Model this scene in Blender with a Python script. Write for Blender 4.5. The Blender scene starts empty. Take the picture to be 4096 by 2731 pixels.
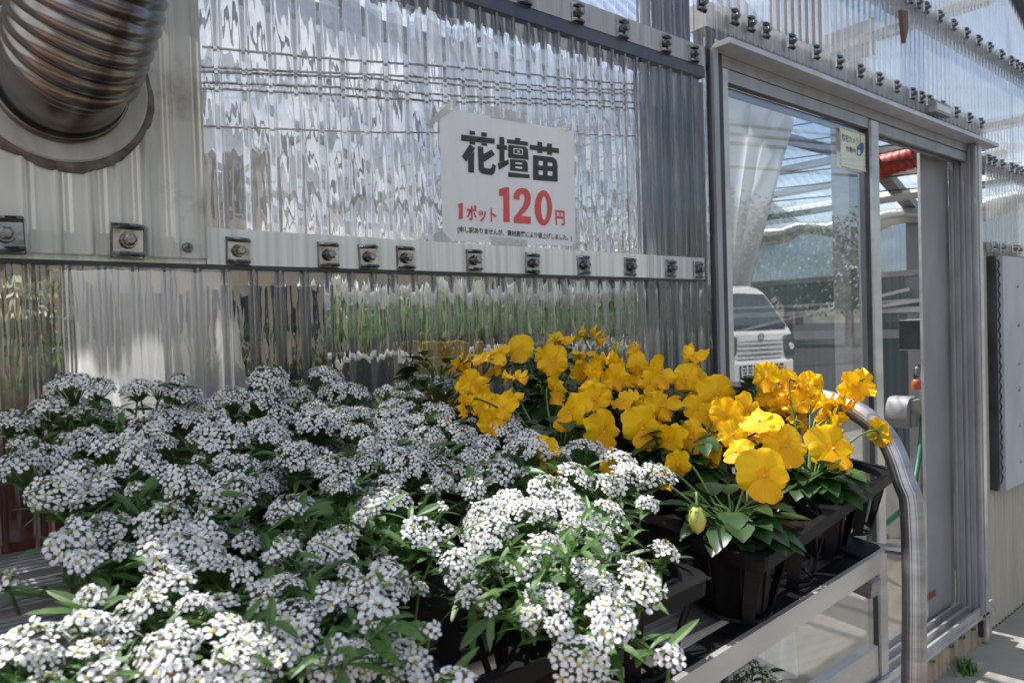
import bpy, math, random
from mathutils import Vector, Matrix, noise
R = math.radians
PI = math.pi
scene = bpy.context.scene
col = scene.collection
rnd = random.Random(7)

# ------------------------------------------------------------------ camera, sky, sun, exposure
F_PX, CX, CY = 2850.0, 2048.0, 1365.5          # the photograph is 4096 x 2731
YAW, PITCH, ROLL = R(51.08), R(1.15), R(1.73)
CAM = Vector((0, -.957, 1.20))
_f = Vector((math.cos(YAW), math.sin(YAW), 0)); _r = Vector((math.sin(YAW), -math.cos(YAW), 0))
FW = _f * math.cos(PITCH) - Vector((0, 0, math.sin(PITCH)))
_u = _r.cross(FW)
RT = _r * math.cos(ROLL) - _u * math.sin(ROLL)
UP = _u * math.cos(ROLL) + _r * math.sin(ROLL)
cd = bpy.data.cameras.new('camera'); co = bpy.data.objects.new('camera', cd); col.objects.link(co)
co.matrix_world = Matrix(((RT.x, UP.x, -FW.x, CAM.x), (RT.y, UP.y, -FW.y, CAM.y), (RT.z, UP.z, -FW.z, CAM.z), (0, 0, 0, 1)))
cd.sensor_width = 36; cd.lens = F_PX / 4096 * 36; cd.clip_start = .02; cd.clip_end = 3000
cd.dof.use_dof = True; cd.dof.focus_distance = .95; cd.dof.aperture_fstop = 13
scene.camera = co

SUN_EL, SUN_AZ = R(60), R(98)                   # azimuth counted from +x towards +y
sd = Vector((math.cos(SUN_EL) * math.cos(SUN_AZ), math.cos(SUN_EL) * math.sin(SUN_AZ), math.sin(SUN_EL)))
sl = bpy.data.lights.new('sun', 'SUN'); sl.energy = 5.0; sl.angle = R(.5); sl.color = (1, .96, .9)
so = bpy.data.objects.new('sun', sl); col.objects.link(so); so.rotation_euler = sd.to_track_quat('Z', 'Y').to_euler()
w = bpy.data.worlds.new('World'); scene.world = w; w.use_nodes = True
nt = w.node_tree; nt.nodes.clear()
def N(t, kind, **kw):
    n = t.nodes.new(kind)
    for k, v in kw.items():
        if k in n.inputs: n.inputs[k].default_value = v
        else: setattr(n, k, v)
    return n
out = N(nt, 'ShaderNodeOutputWorld'); bg = N(nt, 'ShaderNodeBackground'); bg.inputs[1].default_value = .08
sky = N(nt, 'ShaderNodeTexSky', sky_type='NISHITA', sun_disc=False, sun_elevation=SUN_EL, sun_rotation=PI / 2 - SUN_AZ)
tc = N(nt, 'ShaderNodeTexCoord'); mp = N(nt, 'ShaderNodeMapping'); mp.inputs['Scale'].default_value = (1, 1, 2.2)
cn = N(nt, 'ShaderNodeTexNoise', Scale=2.6, Detail=7, Roughness=.6)
cr = N(nt, 'ShaderNodeMapRange'); cr.inputs['From Min'].default_value = .42; cr.inputs['From Max'].default_value = .58
mx = N(nt, 'ShaderNodeMixRGB'); mx.inputs[2].default_value = (11, 11.3, 12, 1)
L = nt.links.new
sx_ = N(nt, 'ShaderNodeSeparateXYZ'); ad = N(nt, 'ShaderNodeMath', operation='MULTIPLY_ADD'); ad.inputs[1].default_value = .07; L(tc.outputs['Generated'], sx_.inputs[0]); L(sx_.outputs[1], ad.inputs[0]); ad2 = N(nt, 'ShaderNodeMath', operation='MULTIPLY_ADD'); ad2.inputs[1].default_value = -.10; L(sx_.outputs[0], ad2.inputs[0]); L(ad.outputs[0], ad2.inputs[2])
L(tc.outputs['Generated'], mp.inputs[0]); L(mp.outputs[0], cn.inputs['Vector']); L(cn.outputs['Fac'], ad.inputs[2]); L(ad2.outputs[0], cr.inputs[0])
L(cr.outputs[0], mx.inputs[0]); L(sky.outputs[0], mx.inputs[1]); L(mx.outputs[0], bg.inputs[0]); L(bg.outputs[0], out.inputs[0])
vs = scene.view_settings; vs.view_transform = 'Standard'; vs.look = 'None'; vs.exposure = 0.98; vs.gamma = 1
cy = scene.cycles
cy.max_bounces = 14; cy.transparent_max_bounces = 24; cy.glossy_bounces = 4; cy.diffuse_bounces = 4; cy.transmission_bounces = 10
cy.caustics_reflective = False; cy.caustics_refractive = False; cy.sample_clamp_indirect = 4; cy.use_denoising = True

# ------------------------------------------------------------------ measuring from the photograph
def ray(sx, sy): return FW + RT * ((sx - CX) / F_PX) - UP * ((sy - CY) / F_PX)
def onY(sx, sy, y=0.0):
    d = ray(sx, sy); return CAM + d * ((y - CAM.y) / d.y)
def onX(sx, sy, x):
    d = ray(sx, sy); return CAM + d * ((x - CAM.x) / d.x)
def onZ(sx, sy, z):
    d = ray(sx, sy); return CAM + d * ((z - CAM.z) / d.z)
def atD(sx, sy, t): return CAM + ray(sx, sy) * t
def on_slope(sx, sy, z0, s, yref=-.6):          # the sloping top of the flower cushion
    d = ray(sx, sy); return CAM + d * ((z0 + s * (CAM.y - yref) - CAM.z) / (d.z - s * d.y))

# ------------------------------------------------------------------ materials
M = {}
def new_mat(name):
    m = bpy.data.materials.new(name); m.use_nodes = True; t = m.node_tree; t.nodes.clear()
    return m, t, N(t, 'ShaderNodeOutputMaterial')
def coords(t, scale=(1, 1, 1), obj=True):
    c = N(t, 'ShaderNodeTexCoord'); mp = N(t, 'ShaderNodeMapping'); mp.inputs['Scale'].default_value = scale
    if obj: t.links.new(c.outputs['Object'], mp.inputs[0])
    else:
        g = N(t, 'ShaderNodeNewGeometry'); t.links.new(g.outputs['Position'], mp.inputs[0])
    return mp.outputs[0]
def ramp(t, fac, stops):
    r = N(t, 'ShaderNodeValToRGB'); e = r.color_ramp.elements
    while len(e) < len(stops): e.new(.5)
    for i, (p, c) in enumerate(stops):
        e[i].position = p; e[i].color = (*c, 1) if len(c) == 3 else c
    t.links.new(fac, r.inputs[0]); return r.outputs[0]
def solid(name, c1, c2=None, rough=.5, metal=0.0, scale=(8, 8, 8), detail=5, bump=0.0, world=True, spec=.5, lo=.35, hi=.65, rvar=0.0, trans=0.0):
    m, t, o = new_mat(name); L = t.links.new
    b = N(t, 'ShaderNodeBsdfPrincipled', Roughness=rough, Metallic=metal)
    b.inputs['Specular IOR Level'].default_value = spec
    v = coords(t, scale, not world); n = N(t, 'ShaderNodeTexNoise', Scale=1.0, Detail=detail, Roughness=.6); L(v, n.inputs['Vector'])
    if c2 is None: c2 = tuple(x * .8 for x in c1)
    L(ramp(t, n.outputs['Fac'], [(lo, c2), (hi, c1)]), b.inputs['Base Color'])
    if rvar:
        mr = N(t, 'ShaderNodeMapRange'); mr.inputs['To Min'].default_value = rough - rvar; mr.inputs['To Max'].default_value = rough + rvar
        L(n.outputs['Fac'], mr.inputs[0]); L(mr.outputs[0], b.inputs['Roughness'])
    if bump:
        bp = N(t, 'ShaderNodeBump', Strength=bump, Distance=.002); L(n.outputs['Fac'], bp.inputs['Height']); L(bp.outputs[0], b.inputs['Normal'])
    s = b.outputs[0]
    if trans:
        tr = N(t, 'ShaderNodeBsdfTranslucent'); tr.inputs[0].default_value = (*c1, 1)
        mxs = N(t, 'ShaderNodeMixShader'); mxs.inputs[0].default_value = trans; L(s, mxs.inputs[1]); L(tr.outputs[0], mxs.inputs[2]); s = mxs.outputs[0]
    L(s, o.inputs[0]); M[name] = m; return m
def fresnel2(t, ior, normal=None):
    """Fresnel that is the same from either side of a thin sheet"""
    g = N(t, 'ShaderNodeNewGeometry'); mr = N(t, 'ShaderNodeMapRange'); mr.inputs['To Min'].default_value = ior; mr.inputs['To Max'].default_value = 1 / ior
    t.links.new(g.outputs['Backfacing'], mr.inputs[0]); fr = N(t, 'ShaderNodeFresnel'); t.links.new(mr.outputs[0], fr.inputs['IOR'])
    if normal is not None: t.links.new(normal, fr.inputs['Normal'])
    return fr
def sheet_mat(name, ior=1.62, refr=.5, dirt=.12, streak=.25, tint=(.93, .95, .97), wob=.35, wscale=(26, 26, 2.6), rough=.015, dcol=(.72, .72, .68), boost=1.0, rior=1.12, det=3.0):
    """clear corrugated plastic: mirror-like skin, wavy see-through, vertical dirt streaks"""
    m, t, o = new_mat(name); L = t.links.new
    v = coords(t, wscale, False)
    n = N(t, 'ShaderNodeTexNoise', Scale=1.0, Detail=det, Roughness=.5); L(v, n.inputs['Vector'])
    bp = N(t, 'ShaderNodeBump', Strength=wob, Distance=.01); L(n.outputs['Fac'], bp.inputs['Height'])
    v2 = coords(t, (170, 170, 1.3), False)
    n2 = N(t, 'ShaderNodeTexNoise', Scale=1.0, Detail=4, Roughness=.7); L(v2, n2.inputs['Vector'])
    mr = N(t, 'ShaderNodeMapRange'); mr.inputs['From Min'].default_value = .5; mr.inputs['From Max'].default_value = .8
    mr.inputs['To Min'].default_value = dirt; mr.inputs['To Max'].default_value = dirt + streak; L(n2.outputs['Fac'], mr.inputs[0])
    fr = fresnel2(t, ior)
    mul = N(t, 'ShaderNodeMath', operation='MULTIPLY', use_clamp=True); mul.inputs[1].default_value = boost; L(fr.outputs[0], mul.inputs[0])
    bp2 = N(t, 'ShaderNodeBump', Strength=wob * .14, Distance=.01); L(n.outputs['Fac'], bp2.inputs['Height'])
    gl = N(t, 'ShaderNodeBsdfGlossy', Roughness=rough); L(bp2.outputs[0], gl.inputs['Normal'])
    tp = N(t, 'ShaderNodeBsdfTransparent'); tp.inputs[0].default_value = (*tint, 1)
    rf = N(t, 'ShaderNodeBsdfRefraction', IOR=rior, Roughness=.0); rf.inputs[0].default_value = (*tint, 1); L(bp.outputs[0], rf.inputs['Normal'])
    th = N(t, 'ShaderNodeMixShader'); th.inputs[0].default_value = refr; L(tp.outputs[0], th.inputs[1]); L(rf.outputs[0], th.inputs[2])
    df = N(t, 'ShaderNodeBsdfDiffuse'); df.inputs[0].default_value = (*dcol, 1)
    tl = N(t, 'ShaderNodeBsdfTranslucent'); tl.inputs[0].default_value = (*dcol, 1)
    dd = N(t, 'ShaderNodeMixShader'); dd.inputs[0].default_value = .55; L(df.outputs[0], dd.inputs[1]); L(tl.outputs[0], dd.inputs[2])
    a = N(t, 'ShaderNodeMixShader'); L(mr.outputs[0], a.inputs[0]); L(th.outputs[0], a.inputs[1]); L(dd.outputs[0], a.inputs[2])
    b = N(t, 'ShaderNodeMixShader'); L(mul.outputs[0], b.inputs[0]); L(a.outputs[0], b.inputs[1]); L(gl.outputs[0], b.inputs[2])
    L(b.outputs[0], o.inputs[0]); M[name] = m; return m
def film_mat(name, colr, through=.35, gloss=.12, rough=.25, bump=.3, scale=(30, 30, 6)):
    m, t, o = new_mat(name); L = t.links.new
    v = coords(t, scale, False); n = N(t, 'ShaderNodeTexNoise', Scale=1.0, Detail=4); L(v, n.inputs['Vector'])
    bp = N(t, 'ShaderNodeBump', Strength=bump, Distance=.01); L(n.outputs['Fac'], bp.inputs['Height'])
    df = N(t, 'ShaderNodeBsdfDiffuse'); df.inputs[0].default_value = (*colr, 1); L(bp.outputs[0], df.inputs['Normal'])
    tl = N(t, 'ShaderNodeBsdfTranslucent'); tl.inputs[0].default_value = (*colr, 1)
    tp = N(t, 'ShaderNodeBsdfTransparent'); gl = N(t, 'ShaderNodeBsdfGlossy', Roughness=rough); L(bp.outputs[0], gl.inputs['Normal'])
    a = N(t, 'ShaderNodeMixShader'); a.inputs[0].default_value = .6; L(df.outputs[0], a.inputs[1]); L(tl.outputs[0], a.inputs[2])
    b = N(t, 'ShaderNodeMixShader'); b.inputs[0].default_value = through; L(a.outputs[0], b.inputs[1]); L(tp.outputs[0], b.inputs[2])
    c = N(t, 'ShaderNodeMixShader'); c.inputs[0].default_value = gloss; L(b.outputs[0], c.inputs[1]); L(gl.outputs[0], c.inputs[2])
    L(c.outputs[0], o.inputs[0]); M[name] = m; return m
def petal_mat(name, c1, c2, trans=.35, rough=.5, scale=(60, 60, 60), veins=False):
    m, t, o = new_mat(name); L = t.links.new
    v = coords(t, scale)
    if veins:
        g = N(t, 'ShaderNodeTexCoord'); mp = N(t, 'ShaderNodeMapping'); mp.inputs['Scale'].default_value = (24, 2.2, 1); L(g.outputs['UV'], mp.inputs[0]); v = mp.outputs[0]
    n = N(t, 'ShaderNodeTexNoise', Scale=1.0, Detail=3); L(v, n.inputs['Vector'])
    c = ramp(t, n.outputs['Fac'], [(.3, c2), (.7, c1)])
    b = N(t, 'ShaderNodeBsdfPrincipled', Roughness=rough); b.inputs['Specular IOR Level'].default_value = .25; L(c, b.inputs['Base Color'])
    if veins: bp = N(t, 'ShaderNodeBump', Strength=.5, Distance=.001); L(n.outputs['Fac'], bp.inputs['Height']); L(bp.outputs[0], b.inputs['Normal'])
    tl = N(t, 'ShaderNodeBsdfTranslucent'); L(c, tl.inputs[0])
    x = N(t, 'ShaderNodeMixShader'); x.inputs[0].default_value = trans; L(b.outputs[0], x.inputs[1]); L(tl.outputs[0], x.inputs[2])
    L(x.outputs[0], o.inputs[0]); M[name] = m; return m

solid('aluminium', (.46, .46, .48), (.28, .28, .30), rough=.38, metal=.85, scale=(6, 6, 60), rvar=.1)
solid('alu_satin', (.66, .65, .64), (.48, .47, .46), rough=.42, metal=.75, scale=(5, 5, 14), rvar=.12, bump=.05)
solid('alu_dull', (.42, .42, .42), (.28, .27, .27), rough=.55, metal=.55, scale=(9, 9, 25), bump=.1)
solid('alu_frame', (.36, .37, .40), (.27, .275, .30), rough=.5, metal=.35, scale=(14, 14, 5), bump=.06)
solid('alu_dark', (.06, .065, .075), (.03, .03, .035), rough=.45, metal=.2)
solid('rail_white', (.84, .84, .80), (.70, .69, .64), rough=.45, metal=.1, scale=(12, 12, 40), bump=.05)
solid('rail_streaky', (.80, .80, .77), (.56, .55, .51), rough=.35, scale=(90, 90, 1.5), lo=.3, hi=.55, spec=.5)
solid('beam_grey', (.42, .43, .45), (.30, .31, .33), rough=.4, scale=(80, 80, 1.5), spec=.5)
solid('steel_chrome', (.31, .315, .33), (.12, .12, .125), rough=.2, metal=1.0, scale=(60, 60, 60), rvar=.08)
solid('bolt_steel', (.32, .32, .33), (.16, .15, .15), rough=.32, metal=.9, scale=(120, 120, 120))
solid('post_dark', (.05, .065, .11), (.10, .10, .11), rough=.4, metal=.2, scale=(20, 20, 3))
solid('grey_paint', (.30, .305, .325), (.24, .243, .26), rough=.55, scale=(6, 6, 3), bump=.06)
solid('blue_grey_paint', (.40, .43, .48), (.32, .34, .39), rough=.5, scale=(9, 9, 4), bump=.1)
solid('paper', (.77, .77, .79), (.72, .72, .745), rough=.28, scale=(60, 60, 8), spec=.5)
solid('ink_black', (.028, .028, .03), (.02, .02, .02), rough=.35)
solid('ink_red', (.68, .085, .075), (.60, .07, .07), rough=.35, scale=(50, 50, 20))
solid('ink_blue', (.05, .10, .32), (.04, .08, .26), rough=.4)
solid('sticker_yellow', (.68, .72, .50), (.62, .66, .46), rough=.4)
solid('sticker_white', (.72, .74, .72), rough=.4)
solid('black_plastic', (.006, .006, .0066), (.003, .003, .0035), rough=.42, scale=(40, 40, 40), rvar=.1, spec=.18)
solid('black_tray', (.007, .0072, .008), (.0035, .0035, .004), rough=.52, scale=(50, 50, 50), rvar=.12, spec=.16)
solid('soil', (.035, .024, .016), (.012, .009, .007), rough=.95, scale=(220, 220, 220), bump=.8)
solid('concrete', (.30, .28, .25), (.19, .18, .16), rough=.9, scale=(3, 3, 3), detail=12, bump=.4)
solid('concrete_in', (.40, .35, .28), (.28, .24, .19), rough=.85, scale=(2.2, 2.2, 2.2), detail=10, bump=.2)
solid('asphalt', (.075, .075, .075), (.045, .045, .046), rough=.9, scale=(40, 40, 40), detail=8, bump=.3)
solid('cream_panel', (.45, .43, .36), (.33, .31, .25), rough=.5, scale=(10, 10, 1.2), bump=.05)
solid('skirt', (.42, .36, .27), (.22, .18, .13), rough=.7, scale=(25, 25, 4), bump=.2)
solid('sealant', (.19, .165, .14), (.085, .07, .058), rough=.8, scale=(70, 70, 70), bump=.8)
solid('flange_grey', (.50, .49, .47), (.34, .32, .30), rough=.6, metal=.15, scale=(30, 30, 12), detail=8, bump=.12)
solid('rust', (.22, .10, .05), (.07, .03, .02), rough=.85, scale=(60, 60, 60), bump=.4)
solid('terracotta', (.36, .105, .07), (.25, .07, .05), rough=.7, scale=(8, 8, 1.0))
solid('red_net', (.46, .05, .025), (.26, .025, .015), rough=.5, scale=(60, 60, 60), bump=.5)
solid('hose_green', (.01, .17, .09), (.008, .11, .06), rough=.35)
solid('white_plastic', (.74, .74, .72), (.62, .62, .60), rough=.4)
solid('orange_plastic', (.55, .13, .06), rough=.4)
solid('yellow_paint', (.72, .48, .03), (.6, .38, .02), rough=.5, scale=(10, 10, 3))
solid('wood_brown', (.17, .085, .05), (.10, .05, .03), rough=.6, scale=(25, 25, 2))
solid('truck_white', (.80, .81, .82), (.78, .79, .80), rough=.25, spec=.6)
solid('truck_black', (.02, .02, .022), rough=.5)
solid('plate_yellow', (.75, .50, .06), rough=.5)
solid('wall_cream', (.66, .60, .48), (.56, .50, .40), rough=.85, scale=(1.5, 1.5, .5))
solid('wall_pale', (.70, .70, .68), (.60, .60, .58), rough=.85, scale=(1.5, 1.5, .5))
solid('roof_dark', (.09, .10, .13), (.06, .065, .08), rough=.6)
solid('win_dark', (.03, .04, .06), rough=.1)
solid('backdrop_dark', (.05, .06, .065), (.035, .04, .045), rough=.8)
solid('reflection_navy', (.03, .04, .075), (.02, .025, .045), rough=.8)
solid('cap_alu', (.55, .56, .60), (.42, .43, .46), rough=.4, metal=.2, scale=(12, 12, 30))
solid('header_brown', (.10, .085, .07), (.05, .045, .04), rough=.7, scale=(40, 40, 120))
solid('wire_black', (.02, .02, .025), rough=.6)
solid('leaf_alyssum', (.085, .185, .035), (.036, .095, .018), rough=.5, scale=(45, 45, 45), trans=.28)
solid('leaf_pansy', (.030, .085, .016), (.013, .042, .010), rough=.36, scale=(50, 50, 50), trans=.15)
solid('leaf_far', (.10, .27, .03), (.035, .11, .012), rough=.6, scale=(6, 6, 6), trans=.3)
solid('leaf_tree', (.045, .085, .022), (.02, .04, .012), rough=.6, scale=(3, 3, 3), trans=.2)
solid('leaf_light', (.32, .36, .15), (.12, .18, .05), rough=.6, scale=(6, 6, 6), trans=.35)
solid('stalk_green', (.10, .19, .035), (.06, .12, .025), rough=.45)
solid('bud_green', (.34, .36, .10), (.22, .27, .07), rough=.5, scale=(120, 120, 120))
solid('bud_yellow', (.60, .56, .12), (.36, .42, .09), rough=.5, scale=(120, 120, 40))
solid('eye_brown', (.11, .065, .02), (.035, .022, .012), rough=.6, scale=(400, 400, 400))
solid('eye_yellow', (.42, .36, .06), (.28, .26, .05), rough=.6, scale=(400, 400, 400))
solid('insect_dark', (.03, .022, .02), rough=.4)
petal_mat('petal_white', (.90, .90, .91), (.85, .855, .88), trans=.36, rough=.55, scale=(200, 200, 200))
petal_mat('petal_yellow', (.95, .62, .007), (.92, .51, .006), trans=.33, rough=.5, veins=True)
petal_mat('petal_orange', (.94, .50, .005), (.88, .38, .004), trans=.33, rough=.5, veins=True)
sheet_mat('poly_wall', refr=.92, dirt=.02, streak=.17, wob=1.4, wscale=(27, 27, 5.5), boost=2.2, rior=1.22, det=2.6)
sheet_mat('poly_rib', refr=.3, dirt=.16, streak=.4, wob=.2, rough=.05, dcol=(.80, .79, .75))
sheet_mat('poly_post', refr=.2, dirt=.0, streak=.16, wob=.3, wscale=(28, 28, 2), boost=.35, rior=1.1)
sheet_mat('poly_ribbed', refr=.6, dirt=.24, streak=.34, wob=.6, dcol=(.60, .60, .59), wscale=(24, 24, 2.2), boost=1.3, rior=1.25)
sheet_mat('poly_clear', refr=.05, dirt=.01, streak=.10, wob=.3, wscale=(20, 20, 1.6), tint=(.98, .985, .99))
sheet_mat('poly_roof', refr=0.0, dirt=.05, streak=.14, wob=.05, rough=.08, tint=(.96, .975, .99))
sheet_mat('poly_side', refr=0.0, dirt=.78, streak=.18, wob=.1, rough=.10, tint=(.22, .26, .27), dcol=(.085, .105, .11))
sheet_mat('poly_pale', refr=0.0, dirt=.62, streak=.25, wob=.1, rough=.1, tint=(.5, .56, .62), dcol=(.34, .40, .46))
film_mat('film_inner', (.21, .213, .22), through=.55, gloss=.10, rough=.2, bump=.8, scale=(40, 40, 3))
film_mat('film_curtain', (.90, .89, .88), through=.03, gloss=.10)
film_mat('screen_grey', (.20, .23, .27), through=.2, gloss=.05)
film_mat('film_roll', (.52, .52, .50), through=.05, gloss=.15)
film_mat('tape', (.90, .90, .89), through=.45, gloss=.1, rough=.35, bump=.6, scale=(300, 300, 20))
film_mat('insect_wing', (.75, .6, .55), through=.5, gloss=.2)

def duct_panel_mat():
    m, t, o = new_mat('panel_milky'); L = t.links.new
    v = coords(t, (34, 34, 1.2), False); n = N(t, 'ShaderNodeTexNoise', Scale=1.0, Detail=5, Roughness=.6); L(v, n.inputs['Vector'])
    v2 = coords(t, (9, 9, 9), False); n2 = N(t, 'ShaderNodeTexNoise', Scale=1.0, Detail=8, Roughness=.7); L(v2, n2.inputs['Vector'])
    c = ramp(t, n.outputs['Fac'], [(.28, (.40, .40, .385)), (.45, (.70, .69, .645)), (.75, (.78, .775, .735))])
    d = ramp(t, n2.outputs['Fac'], [(.25, (.45, .40, .34)), (.45, (1, 1, 1))])
    mu = N(t, 'ShaderNodeMixRGB', blend_type='MULTIPLY'); mu.inputs[0].default_value = .8; L(c, mu.inputs[1]); L(d, mu.inputs[2])
    b = N(t, 'ShaderNodeBsdfPrincipled', Roughness=.08); b.inputs['Specular IOR Level'].default_value = .6; L(mu.outputs[0], b.inputs['Base Color'])
    bp = N(t, 'ShaderNodeBump', Strength=.25, Distance=.006); L(n.outputs['Fac'], bp.inputs['Height']); L(bp.outputs[0], b.inputs['Normal'])
    tl = N(t, 'ShaderNodeBsdfTranslucent'); L(mu.outputs[0], tl.inputs[0])
    x = N(t, 'ShaderNodeMixShader'); x.inputs[0].default_value = .35; L(b.outputs[0], x.inputs[1]); L(tl.outputs[0], x.inputs[2])
    L(x.outputs[0], o.inputs[0]); M['panel_milky'] = m
duct_panel_mat()
def pane_mat():
    m, t, o = new_mat('pane_glass'); L = t.links.new
    fr = fresnel2(t, 1.62)
    mul = N(t, 'ShaderNodeMath', operation='MULTIPLY', use_clamp=True); mul.inputs[1].default_value = 2.1; L(fr.outputs[0], mul.inputs[0])
    tp = N(t, 'ShaderNodeBsdfTransparent'); tp.inputs[0].default_value = (.80, .85, .86, 1)
    gl = N(t, 'ShaderNodeBsdfGlossy', Roughness=.0); gl.inputs[0].default_value = (1, 1, 1, 1)
    x = N(t, 'ShaderNodeMixShader'); L(mul.outputs[0], x.inputs[0]); L(tp.outputs[0], x.inputs[1]); L(gl.outputs[0], x.inputs[2])
    L(x.outputs[0], o.inputs[0]); M['pane_glass'] = m
pane_mat()
def flue_mat():
    """heat-tinted stainless flue: blue and straw bands with a burnt drip down the front"""
    m, t, o = new_mat('flue_steel'); L = t.links.new
    v = coords(t, (9, 9, 9), False); n = N(t, 'ShaderNodeTexNoise', Scale=1.0, Detail=6, Roughness=.65); L(v, n.inputs['Vector'])
    c = ramp(t, n.outputs['Fac'], [(.28, (.16, .19, .27)), (.42, (.22, .21, .195)), (.56, (.155, .125, .095)), (.74, (.075, .043, .026))])
    g = N(t, 'ShaderNodeTexCoord'); sp = N(t, 'ShaderNodeSeparateXYZ'); L(g.outputs['UV'], sp.inputs[0])
    n2 = N(t, 'ShaderNodeTexNoise', Scale=40.0, Detail=4); L(g.outputs['UV'], n2.inputs['Vector'])
    a = N(t, 'ShaderNodeMath', operation='MULTIPLY_ADD'); L(n2.outputs['Fac'], a.inputs[0]); a.inputs[1].default_value = .06; L(sp.outputs[0], a.inputs[2])
    s = N(t, 'ShaderNodeMath', operation='SUBTRACT'); L(a.outputs[0], s.inputs[0]); s.inputs[1].default_value = .30
    ab = N(t, 'ShaderNodeMath', operation='ABSOLUTE'); L(s.outputs[0], ab.inputs[0])
    mr = N(t, 'ShaderNodeMapRange'); mr.inputs['From Min'].default_value = .008; mr.inputs['From Max'].default_value = .034
    mr.inputs['To Min'].default_value = .7; mr.inputs['To Max'].default_value = 0; L(ab.outputs[0], mr.inputs[0])
    mx = N(t, 'ShaderNodeMixRGB'); mx.inputs[2].default_value = (.06, .025, .02, 1); L(mr.outputs[0], mx.inputs[0]); L(c, mx.inputs[1])
    b = N(t, 'ShaderNodeBsdfPrincipled', Roughness=.24, Metallic=.92); L(mx.outputs[0], b.inputs['Base Color'])
    L(b.outputs[0], o.inputs[0]); M['flue_steel'] = m
flue_mat()
def brick_mat():
    m, t, o = new_mat('brick_paving'); L = t.links.new
    v = coords(t, (1, 1, 1), False)
    b = N(t, 'ShaderNodeTexBrick', Scale=5.0); b.inputs['Color1'].default_value = (.42, .16, .10, 1); b.inputs['Color2'].default_value = (.34, .13, .09, 1)
    b.inputs['Mortar'].default_value = (.25, .2, .17, 1); b.inputs['Mortar Size'].default_value = .012; L(v, b.inputs['Vector'])
    p = N(t, 'ShaderNodeBsdfPrincipled', Roughness=.85); L(b.outputs[0], p.inputs['Base Color']); L(p.outputs[0], o.inputs[0]); M['brick_paving'] = m
brick_mat()

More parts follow.
